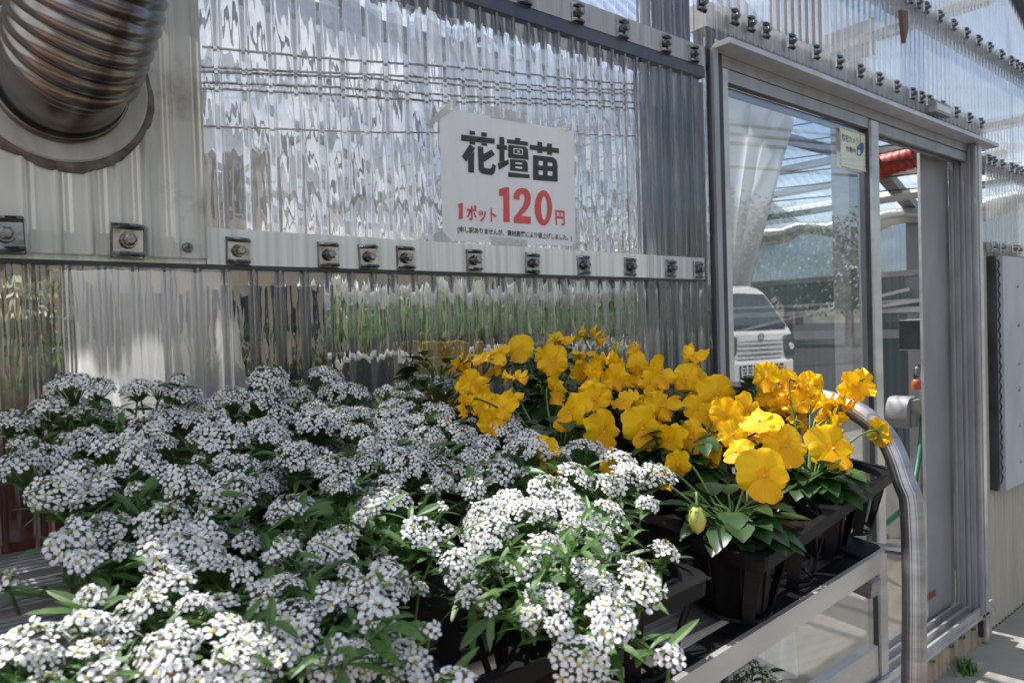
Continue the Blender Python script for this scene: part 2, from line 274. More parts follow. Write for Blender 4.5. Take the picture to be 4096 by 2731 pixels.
# ------------------------------------------------------------------ mesh helpers
class MB:
    def __init__(s): s.v = []; s.f = []; s.m = []; s.uv = None
    def add(s, verts, faces, mi=0):
        k = len(s.v); s.v.extend(tuple(p) for p in verts)
        for f in faces: s.f.append(tuple(i + k for i in f)); s.m.append(mi)
    def box(s, a, b, mi=0):
        x0, y0, z0 = (min(a[i], b[i]) for i in range(3)); x1, y1, z1 = (max(a[i], b[i]) for i in range(3))
        s.add([(x0, y0, z0), (x1, y0, z0), (x1, y1, z0), (x0, y1, z0), (x0, y0, z1), (x1, y0, z1), (x1, y1, z1), (x0, y1, z1)],
              [(0, 3, 2, 1), (4, 5, 6, 7), (0, 1, 5, 4), (1, 2, 6, 5), (2, 3, 7, 6), (3, 0, 4, 7)], mi)
    def obox(s, c, ax, ay, az, mi=0):            # a box from its centre and three half-axes
        c, ax, ay, az = Vector(c), Vector(ax), Vector(ay), Vector(az)
        s.add([c + ax * i + ay * j + az * k for k in (-1, 1) for (i, j) in ((-1, -1), (1, -1), (1, 1), (-1, 1))],
              [(0, 3, 2, 1), (4, 5, 6, 7), (0, 1, 5, 4), (1, 2, 6, 5), (2, 3, 7, 6), (3, 0, 4, 7)], mi)
    def bar(s, p, q, w, h, up=(0, 0, 1), mi=0):
        p, q = Vector(p), Vector(q); d = (q - p); l = d.length; d.normalize(); a = d.cross(Vector(up))
        if a.length < 1e-4: a = d.cross(Vector((0, 1, 0)))
        a.normalize(); b = a.cross(d)
        s.obox((p + q) / 2, d * l / 2, a * w / 2, b * h / 2, mi)
    def tube(s, pts, rad, n=8, mi=0, caps=True, prof=None):
        pts = [Vector(p) for p in pts]
        if not hasattr(rad, '__len__'): rad = [rad] * len(pts)
        base = len(s.v); prev = None
        for i, p in enumerate(pts):
            t = (pts[min(i + 1, len(pts) - 1)] - pts[max(i - 1, 0)]).normalized()
            if prev is None:
                a = t.cross(Vector((0, 0, 1)))
                if a.length < .05: a = t.cross(Vector((0, 1, 0)))
            else: a = prev - t * prev.dot(t)
            a.normalize(); prev = a; b = t.cross(a)
            for k in range(n):
                an = 2 * PI * k / n; rr = rad[i] * (prof[k] if prof else 1)
                s.v.append(tuple(p + a * math.cos(an) * rr + b * math.sin(an) * rr))
        for i in range(len(pts) - 1):
            for k in range(n):
                k2 = (k + 1) % n
                s.f.append((base + i * n + k, base + i * n + k2, base + (i + 1) * n + k2, base + (i + 1) * n + k)); s.m.append(mi)
        if caps:
            s.f.append(tuple(base + k for k in reversed(range(n)))); s.m.append(mi)
            e = base + (len(pts) - 1) * n
            s.f.append(tuple(e + k for k in range(n))); s.m.append(mi)
    def lathe(s, prof, c=(0, 0, 0), n=20, mi=0, axis='z', sx=1, sy=1, close=False):
        base = len(s.v)
        for (r, z) in prof:
            for k in range(n):
                a = 2 * PI * k / n; x, y = r * math.cos(a) * sx, r * math.sin(a) * sy
                s.v.append((c[0] + x, c[1] + y, c[2] + z) if axis == 'z' else (c[0] + x, c[1] - z, c[2] + y) if axis == '-y' else (c[0] + z, c[1] + x, c[2] + y))
        for i in range(len(prof) - 1):
            for k in range(n):
                k2 = (k + 1) % n
                s.f.append((base + i * n + k, base + i * n + k2, base + (i + 1) * n + k2, base + (i + 1) * n + k)); s.m.append(mi)
        if close:
            s.f.append(tuple(base + (len(prof) - 1) * n + k for k in range(n))); s.m.append(mi)
    def prism(s, poly, d, mi=0):                 # a flat outline (list of points) given thickness along vector d
        n = len(poly); d = Vector(d); p = [Vector(q) for q in poly]
        s.add(p + [q + d for q in p], [tuple(range(n)), tuple(reversed(range(n, 2 * n)))] + [((i + 1) % n, i, n + i, n + (i + 1) % n) for i in range(n)], mi)
    def build(s, name, mats, parent=None, smooth=False, loc=None):
        me = bpy.data.meshes.new(name); v = s.v
        if loc is not None: v = [(p[0] - loc[0], p[1] - loc[1], p[2] - loc[2]) for p in v]
        me.from_pydata(v, [], s.f); me.polygons.foreach_set('material_index', s.m)
        if smooth: me.polygons.foreach_set('use_smooth', [True] * len(s.f))
        for m in (mats if isinstance(mats, (list, tuple)) else [mats]): me.materials.append(M[m])
        me.update()
        if s.uv:
            ul = me.uv_layers.new(name='UVMap')
            for pi, q in enumerate(s.uv):
                for li, c_ in zip(me.polygons[pi].loop_indices, q): ul.data[li].uv = c_
        o = bpy.data.objects.new(name, me); col.objects.link(o)
        if parent is not None:
            o.parent = parent
            if loc is None and parent.type == 'EMPTY': o.location = -parent.location if parent.rotation_euler.z == 0 else o.location
        return o
def tag(o, label=None, cat=None, group=None, kind=None):
    for k, v in (('label', label), ('category', cat), ('group', group), ('kind', kind)):
        if v: o[k] = v
    return o
def thing(name, label, cat, loc=(0, 0, 0), group=None):
    o = bpy.data.objects.new(name, None); col.objects.link(o); o.location = loc; o.empty_display_size = .05
    return tag(o, label, cat, group)
def copy_child(src, parent, M4):
    o = src.copy(); col.objects.link(o); o.parent = parent; o.matrix_basis = M4; return o
def smooth_path(pts, n=8):
    pts = [Vector(p) for p in pts]; out = []
    for i in range(len(pts) - 1):
        p0, p1, p2, p3 = pts[max(i - 1, 0)], pts[i], pts[i + 1], pts[min(i + 2, len(pts) - 1)]
        for k in range(n):
            t = k / n
            out.append(.5 * ((2 * p1) + (p2 - p0) * t + (2 * p0 - 5 * p1 + 4 * p2 - p3) * t * t + (3 * p1 - p0 - 3 * p2 + p3) * t ** 3))
    out.append(pts[-1]); return out

# ------------------------------------------------------------------ ground
b = MB(); b.add([(-150, -150, 0), (150, -150, 0), (150, 150, 0), (-150, 150, 0)], [(0, 1, 2, 3)])
tag(b.build('ground', 'asphalt'), kind='structure')
b = MB(); b.add([(-6, -2.6, .004), (9, -2.6, .004), (9, -.001, .004), (-6, -.001, .004)], [(0, 1, 2, 3)])
tag(b.build('pavement', 'concrete'), kind='structure')
b = MB(); b.add([(-4, -2.2, .008), (.55, -2.2, .008), (.55, -.004, .008), (-4, -.004, .008)], [(0, 1, 2, 3)])
tag(b.build('brick_path', 'brick_paving'), kind='structure')
b = MB(); b.box((-1.6, .11, 0), (4.7, 14, .115))
tag(b.build('floor', 'concrete_in'), kind='structure')
b = MB(); b.add([(-1.6, .2, .1195), (1.9, .2, .1195), (1.9, 3.7, .1195), (-1.6, 3.7, .1195), (1.9001, 1.5, .1195), (4.6, 1.5, .1195), (4.6, 3.7, .1195), (1.9001, 3.7, .1195)], [(0, 1, 2, 3), (4, 5, 6, 7)]); tag(b.build('dimming_sheet', 'backdrop_dark'), kind='structure')  # dark sheet added over the sunlit floor to keep the lower wall dim

# ------------------------------------------------------------------ greenhouse
GX0, GX1, RIDGE, EAVE_Z, LEN = -1.9, 4.75, 1.42, 1.88, 12.0
RIDGE_Z = EAVE_Z + .41 * (GX1 - RIDGE)
def rake(x): return EAVE_Z + .41 * (GX1 - x) if x > RIDGE else RIDGE_Z - .41 * (RIDGE - x)
gh = thing('greenhouse', 'clear corrugated plastic greenhouse front with grey aluminium frame and sliding glass door', 'greenhouse')
def corrug(name, mat, x0, x1, z0, z1, y=0.0, pitch=.0355, depth=.006, flat=.66, parent=None, nz=1, sag=.0011, ribmat=None):
    """a sheet standing in the plane y: slightly bowed flats with narrow ribs towards -y"""
    b = MB(); xs = []; n = int((x1 - x0) / pitch) + 1
    for i in range(n):
        q = pitch * (1 - flat); sg_ = sag * rnd.uniform(.3, 1.6) * (1 if rnd.random() < .8 else -.5); a = x0 + i * pitch
        xs += [(a + pitch * flat * k / 8, -sg_ * (1 - (k / 4 - 1) ** 2) / depth) for k in range(8)]
        xs += [(a + pitch * flat, 0), (a + pitch * flat + q * .12, -.5), (a + pitch * flat + q * .3, -.92), (a + pitch * flat + q * .5, -1), (a + pitch * flat + q * .7, -.92), (a + pitch * flat + q * .88, -.5)]
    xs = [(x, d) for x, d in xs if x < x1] + [(x1, 0)]
    for k in range(nz + 1):
        for x, d in xs:
            t0 = z0(x) if callable(z0) else z0; t1 = z1(x) if callable(z1) else z1
            b.v.append((x, y + d * depth, t0 + (t1 - t0) * k / nz))
    m = len(xs)
    for k in range(nz):
        for i in range(m - 1):
            b.f.append((k * m + i, k * m + i + 1, (k + 1) * m + i + 1, (k + 1) * m + i)); b.m.append(1 if ribmat and i % 14 in (8, 9, 10, 11, 12, 13) and i % 14 not in (10, 11) else 0)
    if ribmat: return b.build(name, [mat, ribmat], parent or gh, smooth=True)
    return b.build(name, mat, parent or gh, smooth=True)
corrug('corrugated_sheet', 'poly_wall', -1.9, 1.375, .02, 1.79, y=0, depth=.0075, flat=.74, ribmat='poly_rib')
corrug('corrugated_sheet', 'poly_clear', -1.9, 1.375, 1.765, rake, y=-.009)
corrug('corrugated_sheet', 'poly_ribbed', 1.376, 3.04, 1.8225, rake, y=-.008, pitch=.034, flat=.5, ribmat='poly_rib')
corrug('corrugated_sheet', 'poly_ribbed', 3.041, GX1, 1.425, rake, y=-.008, pitch=.034, flat=.5, ribmat='poly_rib')
corrug('corrugated_sheet', 'poly_post', 1.12, 1.37, .05, 1.745, y=-.010, pitch=.021, flat=.5, depth=.0035)
corrug('lower_sheet', 'cream_panel', 3.05, GX1, .0, 1.44, y=.012, pitch=.034, flat=.4, depth=.008)
corrug('skirt_sheet', 'skirt', 1.30, 3.03, .0, .120, y=-.005, pitch=.036, flat=.4, depth=.008)
b = MB(); b.box((.271, -.0096, 1.2915), (1.312, .05, 1.338)); b.box((-1.9, -.0080, 1.2915), (.270, .05, 1.3375)); b.box((-1.9, -.0086, 1.2865), (1.312, .052, 1.291), 1); b.build('wall_rail', ['rail_streaky', 'alu_dark'], gh)
b = MB(); b.box((-1.9, -.0106, 1.7565), (1.33, .058, 1.800)); b.build('wall_beam', 'beam_grey', gh)
b = MB(); b.box((-1.9, -.0088, 1.733), (1.33, .075, 1.756)); b.build('beam_lip', 'post_dark', gh)
b = MB(); b.box((1.36, .005, 1.858), (3.04, .05, 1.915)); b.build('header_beam', 'rail_white', gh)
b = MB(); b.box((1.36, .006, 1.815), (3.04, .04, 1.8565)); b.build('header_strip', 'header_brown', gh)
b = MB(); b.box((1.2, .004, 2.155), (4.3, .045, 2.205)); b.build('gable_rail', 'blue_grey_paint', gh)
b = MB(); b.box((3.05, .004, 1.735), (4.74, .045, 1.785)); b.build('gable_rail', 'alu_dull', gh)
b = MB(); b.box((3.05, .022, 1.42), (4.74, .06, 1.47)); b.build('gable_rail', 'alu_dull', gh)
b = MB(); b.box((1.175, .01, .02), (1.345, .085, 1.73)); b.build('corner_post', 'post_dark', gh)
b = MB(); b.box((1.23, .004, .02), (1.25, .0095, 1.73)); b.box((1.305, .003, .02), (1.325, .0095, 1.73)); b.build('post_channel', 'alu_dull', gh)
b = MB()
b.box((1.19, .03, 1.82), (1.335, .06, 1.97)); b.build('post_bracket', 'post_dark', gh)
b = MB()
for x0, x1 in ((GX1, RIDGE), (RIDGE, GX0)): b.bar((x0, -.02, rake(x0) + .012), (x1, -.02, rake(x1) + .012), .05, .045, up=(0, 1, 0))
b.build('gable_trim', 'post_dark', gh)
# roof and walls of clear sheet
def roof_side(xa, za, xb, zb, y0, y1, mat, name, pitch=.05, dep=.012, rib=False):
    b = MB(); n = int((y1 - y0) / pitch); nx, nz = -(zb - za), (xb - xa); l = math.hypot(nx, nz); nx /= l; nz /= l
    k = 0
    for i in range(n * 4 + 1):
        y = y0 + i * pitch / 4; d = dep * .5 * math.sin(i * PI / 2) if i % 4 else 0
        b.v += [(xa + nx * d, y, za + nz * d), (xb + nx * d, y, zb + nz * d)]
        if i: b.f.append((2 * i - 2, 2 * i - 1, 2 * i + 1, 2 * i)); b.m.append(1 if rib and i % 4 == 0 and y > 1.15 else 0)
    return b.build(name, [mat, 'poly_rib'], gh, smooth=True)
roof_side(GX1, EAVE_Z, RIDGE, RIDGE_Z, .0, LEN, 'poly_roof', 'roof_sheet', rib=True)
roof_side(RIDGE, RIDGE_Z, GX0, rake(GX0), 1.15, LEN, 'poly_roof', 'roof_sheet', rib=True)  # front bay of this slope left open to let the sun through undimmed
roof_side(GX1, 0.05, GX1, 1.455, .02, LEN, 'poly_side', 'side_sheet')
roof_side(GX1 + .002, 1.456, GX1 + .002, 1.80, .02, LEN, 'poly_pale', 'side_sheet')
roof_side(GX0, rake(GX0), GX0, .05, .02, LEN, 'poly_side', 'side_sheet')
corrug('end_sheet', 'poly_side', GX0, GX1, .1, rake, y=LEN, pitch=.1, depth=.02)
# frame members
for k in range(7):
    y = .9 + k * 1.8
    b = MB()
    b.bar((GX1 - .03, y, .1), (GX1 - .03, y, EAVE_Z), .06, .08, up=(0, 1, 0)); b.build('wall_post', 'grey_paint', gh)
    b = MB(); b.bar((GX1 - .03, y, EAVE_Z - .03), (RIDGE, y, RIDGE_Z - .05), .05, .07, up=(0, 1, 0)); b.bar((RIDGE, y, RIDGE_Z - .05), (GX0 + .03, y, rake(GX0) - .03), .05, .07, up=(0, 1, 0))
    b.build('rafter', 'grey_paint', gh)
    b = MB(); b.bar((GX0 + .04, y, .1), (GX0 + .04, y, rake(GX0)), .06, .08, up=(0, 1, 0)); b.build('wall_post', 'grey_paint', gh)
    if k % 2 == 0:
        b = MB(); b.bar((GX0 + .05, y + .05, 2.1), (GX1 - .25, y + .05, 2.1), .03, .05); b.build('tie_beam', 'alu_dull', gh)
for x in (4.1, 3.3, 2.4, .5, -.5, -1.3):
    b = MB(); b.bar((x, .05, rake(x) - .03), (x, LEN, rake(x) - .03), .04, .04); b.build('purlin', 'alu_dull', gh)
for z, h, mt in ((1.46, .035, 'alu_dull'), (1.29, .018, 'alu_satin'), (1.235, .035, 'alu_satin'), (1.085, .055, 'grey_paint'), (.55, .03, 'wood_brown')):
    b = MB(); b.bar((GX1 - .055, .1, z), (GX1 - .055, LEN, z), .03, h); b.build('side_rail', mt, gh)
b = MB(); b.bar((4.64, .9, 1.36), (4.64, 4.6, .62), .02, .02); b.build('brace', 'alu_satin', gh)
b = MB(); b.bar((4.64, .5, 1.33), (4.64, 1.25, 1.24), .02, .02); b.build('brace', 'alu_satin', gh)
for i in range(9):                                # stay wires under the roof
    b = MB(); x = 4.45 - i * .16
    b.tube([(x + .1, .15 + i * .1, rake(x) - .10), (x - .9, 3.2 + i * .25, rake(x) - .02)], .004, 5); b.build('stay_wire', 'wire_black', gh)
for y0, wd in ((1.5, .5), (2.9, .8), (4.6, .6), (6.2, 1.1), (8.6, .8)):  # grey strips added under the roof to make dark patches through the sheet
    b = MB(); z_ = .16
    for k in range(13):
        x = GX0 + .3 + (GX1 - GX0 - .6) * k / 12; sgz = rake(x) - z_ - .05 * abs(math.sin(k * 1.3))
        b.v += [(x, y0, sgz), (x, y0 + wd * rnd.uniform(.8, 1.1), sgz + .01)]
        if k: n_ = len(b.v); b.f.append((n_ - 4, n_ - 3, n_ - 1, n_ - 2)); b.m.append(0)
    b.build('backdrop_strip', 'screen_grey', gh)
b = MB(); b.tube([(4.5, .3, 2.085 - .17), (4.5, LEN, 1.915)], .035, 8); b.build('eave_gutter', 'white_plastic', gh)
b = MB(); b.box((4.28, .3, 2.0), (4.36, LEN, 2.035)); b.build('eave_beam', 'white_plastic', gh)

for k, (ya, yb2) in enumerate(((195, 345), (270, 372), (290, 390), (338, 422), (367, 442), (518, 548))):   # thin wires added just inside the sheet to imitate reflected overhead lines
    b = MB(); p_, q_ = onY(790, ya, .045), onY(2520, yb2, .045); b.tube([p_ + (q_ - p_) * (i / 10) - Vector((0, 0, .002 * math.sin(i * .9 + k))) for i in range(11)], .0019 if k < 5 else .0015, 5)
    b.build('reflection_wire', 'wire_black' if k < 5 else 'cream_panel', gh)

# saddle clamps with hex bolts that hold the sheets
def clamp_mesh():
    b = MB(); w, h = .0138, .0182
    b.add([(-w * 1.12, 0, -h), (w * 1.12, 0, -h), (w * 1.12, 0, h), (-w * 1.12, 0, h), (-w, -.004, -h * .95), (w, -.004, -h * .95), (w, -.004, h * .95), (-w, -.004, h * .95)],
          [(0, 1, 5, 4), (1, 2, 6, 5), (2, 3, 7, 6), (3, 0, 4, 7), (4, 5, 6, 7)])
    for s in (-1, 1):
        b.tube([(-w, -.004, s * h * .76), (-w * .6, -.0085, s * h * .78), (0, -.0095, s * h * .78), (w * .6, -.0085, s * h * .78), (w, -.004, s * h * .76)], .0026, 6)
    b.lathe([(.0085, 0), (.0075, .004), (.006, .0055)], (0, -.004, 0), 14, axis='-y', close=True)
    o = b.build('clamp', 'steel_chrome', gh, smooth=False)
    b = MB(); b.lathe([(.0062, 0), (.0062, .0075), (.0045, .009)], (.0, -.0085, 0), 6, axis='-y', close=True)
    b.lathe([(.0078, 0), (.0078, .002)], (.0, -.0085, 0), 14, axis='-y', close=True)
    c = b.build('bolt', 'bolt_steel', o); return o, c
cl0, bt0 = clamp_mesh()
first = True
def clamp(x, z, y=-.008, s=1.0):
    global first
    if first: o = cl0; first = False
    else:
        o = cl0.copy(); col.objects.link(o); c = bt0.copy(); col.objects.link(c); c.parent = o
    o.location = (x, y, z); o.scale = (s, s, s); o.rotation_euler = (0, R(rnd.uniform(-3, 3)), 0); return o
RAIL = [(940, 982), (1298, 1000), (1458, 1008), (1606, 1012), (1880, 1020), (2112, 1036), (2316, 1042), (2502, 1048), (2664, 1055), (2775, 1062)]
for s in RAIL: p = onY(*s); clamp(p.x, 1.314 + (p.z - 1.3287) * .4, -.0098)
for s in ((508, 965), (20, 940)): p = onY(*s, -.016); clamp(p.x, p.z, -.0185, 1.15)
for s in ((2081, 12), (2292, 78), (2472, 145), (2643, 203), (2755, 235)): p = onY(*s); clamp(p.x, 1.774, -.0108)
for s in ((2780, 25), (2910, 75), (2975, 105), (3035, 125), (3138, 172), (3237, 212), (3330, 258), (3414, 292), (3490, 328), (3560, 355), (3625, 388), (3660, 403), (3692, 415), (3745, 440), (3800, 465), (3853, 485), (3900, 508)):
    p = onY(*s); clamp(p.x, 1.888, -.0155)
for s in ((3615, 6), (3648, 20), (3680, 37), (3735, 70), (3790, 105), (3842, 138), (3890, 165), (3935, 195), (3982, 220), (4022, 245), (4045, 258), (4065, 268), (4092, 288)):
    p = onY(*s); clamp(p.x, 2.182, -.0155)
for s in ((3931, 643), (3952, 650), (3985, 655), (4022, 670), (4043, 680), (4063, 685), (4092, 697)): p = onY(*s); clamp(p.x, 1.765, -.0155)
for s in ((3955, 995), (3988, 997), (4035, 1000), (4055, 1005)): p = onY(*s); clamp(p.x, 1.447, -.0155)

# milky panel round the flue
dp = corrug('flue_panel', 'panel_milky', -1.9, .268, 1.298, 1.762, y=-.0160, pitch=.031, depth=.0042, flat=.72, sag=.0006)
b = MB(); b.box((.2682, -.0175, 1.298), (.2705, -.009, 1.762)); b.build('panel_edge', 'panel_milky', dp)
b = MB(); p = onY(752, 990, -.019); b.lathe([(.0065, 0), (.006, .002), (.003, .0032)], (p.x, -.0185, p.z), 12, axis='-y', close=True)
b.box((p.x - .004, -.0222, p.z - .0008), (p.x + .004, -.0216, p.z + .0008), 1); b.box((p.x - .0008, -.0223, p.z - .004), (p.x + .0008, -.0217, p.z + .004), 1)
b.build('panel_screw', ['bolt_steel', 'alu_dark'], dp)

# ------------------------------------------------------------------ door
dx0, dx1 = 1.385, 3.03
b = MB(); b.add([(1.360, -.055, 1.802), (3.04, -.055, 1.802), (3.04, -.055, 1.814), (1.360, -.055, 1.814), (1.360, -.0165, 1.814), (3.04, -.0165, 1.814), (3.04, -.0165, 1.822), (1.360, -.0165, 1.822), (1.360, -.003, 1.802), (3.04, -.003, 1.802)],
      [(0, 1, 2, 3), (3, 2, 5, 4), (4, 5, 6, 7), (0, 8, 9, 1), (0, 3, 4, 8)])
b.build('drip_cap', 'cap_alu', gh)
b = MB(); b.box((1.40, -.002, 1.7755), (3.012, .07, 1.8015)); b.box((1.40, .0005, 1.7725), (3.012, .06, 1.7752), 1); b.box((2.06, .001, 1.742), (3.012, .012, 1.7722)); b.box((2.06, .03, 1.742), (3.012, .042, 1.7722))
b.build('header_track', ['alu_frame', 'alu_dark'], gh)
def xa(sx, y): return onY(sx, 400, y).x
b = MB(); b.box((xa(2839, -.012), -.012, .06), (xa(2855, -.012), -.003, 1.80), 1); b.box((xa(2857, -.020), -.020, .06), (xa(2877, -.020), -.003, 1.801)); b.box((xa(2879, -.006), -.006, .06), (xa(2891, -.006), .02, 1.801), 1); b.build('door_jamb', ['alu_frame', 'alu_dark'], gh)
xj = onY(3925, 1500, -.03).x
yj = onX(3806, 1500, xj - .012).y
b = MB(); b.box((xj - .010, -.03, .1), (xj, yj, 1.80))
for k, o_ in enumerate((.010, .004, .012, .005, .010)):
    y0 = -.03 + (yj + .03) * k / 5; b.box((xj - .0105 - o_, y0, .1), (xj - .0102, y0 + (yj + .03) * .09, 1.79))
b.build('door_jamb', 'alu_frame', gh)
xp = onY(3929, 1500, -.03).x; b = MB(); b.box((xj + .001, -.022, .03), (xp - .001, .03, 1.80), 1); b.box((xp, -.030, .01), (xp + .030, .05, 1.80)); b.box((xp + .031, -.02, .03), (xp + .038, .01, 1.80), 1); b.build('trim_post', ['alu_satin', 'alu_dark'], gh)
b = MB()
for y in (-.022, .012, .046, .08): b.box((1.38, y, .1185), (3.0, y + .008, .142))
b.box((1.38, -.03, .108), (3.0, .10, .118)); b.build('sill_track', 'alu_satin', gh)
for x in (1.55, 1.72, 1.9, 2.08, 2.26, 2.36, 2.46, 2.62, 2.72, 2.82, 2.93):
    b = MB(); b.lathe([(.008, 0), (.008, .004), (.005, .006), (.005, .012)], (x, -.014, .085), 8, axis='-y', close=True); b.build('sill_bolt', 'bolt_steel', gh)
# sliding sash: stiles, rails, pane
sash = bpy.data.objects.new('sliding_door', None); col.objects.link(sash); sash.parent = gh; sash.location = (0, 0, 0)
xl0, xl1 = xa(2893, -.005), xa(2913, -.005)
b = MB(); b.box((xl0, -.005, .145), (xl1, .009, 1.7715)); b.build('stile', 'alu_satin', sash)
xs0, xs1 = onY(3495, 1000, -.012).x, onY(3523, 1000, -.012).x
b = MB(); b.box((xs0 - .003, -.004, .145), (xs0 - .0005, .0095, 1.765), 1); b.box((xs0, -.012, .145), (xs1, .011, 1.765)); b.build('stile', ['alu_satin', 'alu_dark'], sash)
b = MB(); b.box((xl1 + .0005, -.004, 1.743), (xs0 - .0035, .009, 1.7715)); b.box((xl1 + .0005, .0005, 1.739), (xs0 - .0035, .0088, 1.7425), 1); b.build('top_rail', ['alu_frame', 'alu_dark'], sash)
b = MB(); b.box((xl1 + .0005, .014, 1.724), (xs0 - .0035, .024, 1.741)); b.build('inner_rail', 'blue_grey_paint', sash)
b = MB(); b.box((xl1 + .0005, -.004, .145), (xs0 - .0035, .024, .235)); b.build('bottom_rail', 'alu_satin', sash)
b = MB(); b.add([(xl1, .010, .2355), (xs0 - .001, .010, .2355), (xs0 - .001, .010, 1.7385), (xl1, .010, 1.7385)], [(0, 1, 2, 3)]); b.build('pane', 'pane_glass', sash)
b = MB(); x0, x1 = onY(3400, 1000, .6).x, onY(3440, 1000, .6).x; b.box((x0, .6, .12), (x1, .68, 2.4)); x0, x1 = onY(3441, 1000, .6).x, onY(3474, 1000, .6).x; b.box((x0, .61, .12), (x1, .70, 2.4), 1); b.build('inner_post', ['alu_dull', 'blue_grey_paint'], gh)
# grey wall board seen just inside the opening
yb = yj + .012; x0, x1 = onY(3694, 1500, yb).x, onY(3806, 1500, yb).x
b = MB(); b.box((x0, yb, .13), (x1, yb + .006, 1.76)); b.build('wall_board', 'grey_paint', gh)
b = MB(); b.box((x0 - .003, yb - .002, .13), (x0 - .0003, yb + .007, 1.76)); b.build('board_edge', 'alu_satin', gh)
p = onY(3702, 2392, yb); b = MB(); b.box((p.x, yb - .0015, p.z - .012), (p.x + .085, yb - .0003, p.z + .012)); b.build('rust_patch', 'rust', gh)
# small name plate on the header
b = MB(); pa, pb_ = onY(3742, 455, -.04), onY(3805, 505, -.04); b.box((pa.x, -.04, 1.848), (pb_.x, -.02, 1.884)); b.box((pa.x + .012, -.0415, 1.856), (pb_.x - .006, -.0402, 1.876), 1); b.build('name_plate', ['alu_dull', 'sticker_white'], gh)

# brown column and beams inside behind the upper sheet
for s0, s1, wd in (((3280, 175), (3490, 95), .05), ((3280, 255), (3490, 200), .05)):
    b = MB(); b.bar(onY(*s0, .5), onY(*s1, .5), .04, wd); b.build('vent_arm', 'blue_grey_paint', gh)
p = onY(3185, 200, .35); b = MB(); b.tube([(p.x, .35, 1.95), (p.x, .35, rake(p.x) - .06)], .085, 14); b.build('brown_pipe', 'wood_brown', gh, smooth=True)
p = onY(3612, 90, -.02); b = MB()
b.prism([(p.x - .012, -.022, p.z + .035), (p.x + .03, -.022, p.z + .04), (p.x + .035, -.022, p.z - .01), (p.x + .012, -.022, p.z - .06), (p.x - .002, -.022, p.z - .03)], (0, .012, 0)); b.build('patch_board', 'wood_brown', gh)

# ------------------------------------------------------------------ cabinet, curtain, roll, pump inside
cb = thing('wall_cabinet', 'blue-grey metal cabinet panel with rivets fixed right of the door', 'cabinet', (3.1, 0, .53))
b = MB(); b.box((3.105, -.04, .53), (4.3, .010, 1.412)); b.build('body', 'blue_grey_paint', cb)
b = MB()
for i in range(22): b.bar((3.082, -.03, .56 + i * .038), (3.102, -.03, .58 + i * .038), .003, .004, up=(0, 1, 0)); b.bar((3.102, -.031, .58 + i * .038), (3.082, -.031, .598 + i * .038), .003, .004, up=(0, 1, 0))
b.box((3.08, -.02, .53), (3.104, .009, 1.412)); b.build('edge_strip', 'alu_dark', cb)
for z in (.62, .76, .90, 1.0, 1.15, 1.30):
    b = MB(); b.lathe([(.009, 0), (.008, .003), (.004, .005)], (3.27, -.04, z), 10, axis='-y', close=True); b.build('rivet', 'bolt_steel', cb)

def curtain(name, label, tl, tr, bl, br, y, mat='film_curtain', folds=7, amp=.02, pinch=None):
    b = MB(); nu, nv = 60, 30
    for j in range(nv + 1):
        v = j / nv
        for i in range(nu + 1):
            u = i / nu
            p = (tl * (1 - u) + tr * u) * (1 - v) + (bl * (1 - u) + br * u) * v
            bulge = .012 * math.sin(PI * v) * (1 if u > .5 else 0) * (u - .5) * 2
            a = amp * (1 + v)
            b.v.append((p.x - bulge, y + a * math.sin(u * folds * 2 * PI + v * 1.3 + .6 * math.sin(v * 4 + u * 9)) + .5 * a * math.sin(u * 23 + v * 3), p.z))
    for j in range(nv):
        for i in range(nu):
            k = j * (nu + 1) + i; b.f.append((k, k + 1, k + nu + 2, k + nu + 1)); b.m.append(0)
    return tag(b.build(name, mat, smooth=True), label, 'silhouette' if mat == 'reflection_navy' else 'curtain')
Y0 = .17
curtain('plastic_curtain', 'milky plastic curtain gathered aside behind the door glass', onY(2900, 330, Y0), onY(3195, 430, Y0), onY(2890, 1160, Y0), onY(2928, 1160, Y0), Y0, folds=3)
curtain('plastic_curtain', 'white plastic curtain hanging behind the corrugated wall left of the price sign', Vector((.13, .1, 1.29)), Vector((.325, .1, 1.29)), Vector((.15, .1, .3)), Vector((.50, .1, .3)), .11, folds=3, amp=.008)
curtain('plastic_curtain', 'low plastic curtain seen behind the bottom of the door glass', onY(2900, 1950, .22), onY(3120, 1800, .22), onY(2900, 3000, .22), onY(3190, 3000, .22), .22, folds=2, amp=.02)

p = onX(3518, 668, 4.2); q = onX(3672, 622, 4.2)
rr = thing('net_roll', 'orange-red rolled net hung under the greenhouse roof', 'net roll', p)
b = MB(); pts = [p + (q - p) * (i / 20) for i in range(21)]; b.tube(pts, [.062 + (.012 if i in (0, 1, 19, 20) else .003 * math.sin(i * 1.7)) for i in range(21)], 16); b.build('net', 'red_net', rr, smooth=True)
b = MB(); b.tube([q, q + (q - p) * .25], .02, 10); b.tube([p - (q - p) * .1, p], .02, 10); b.build('shaft', 'alu_dull', rr)
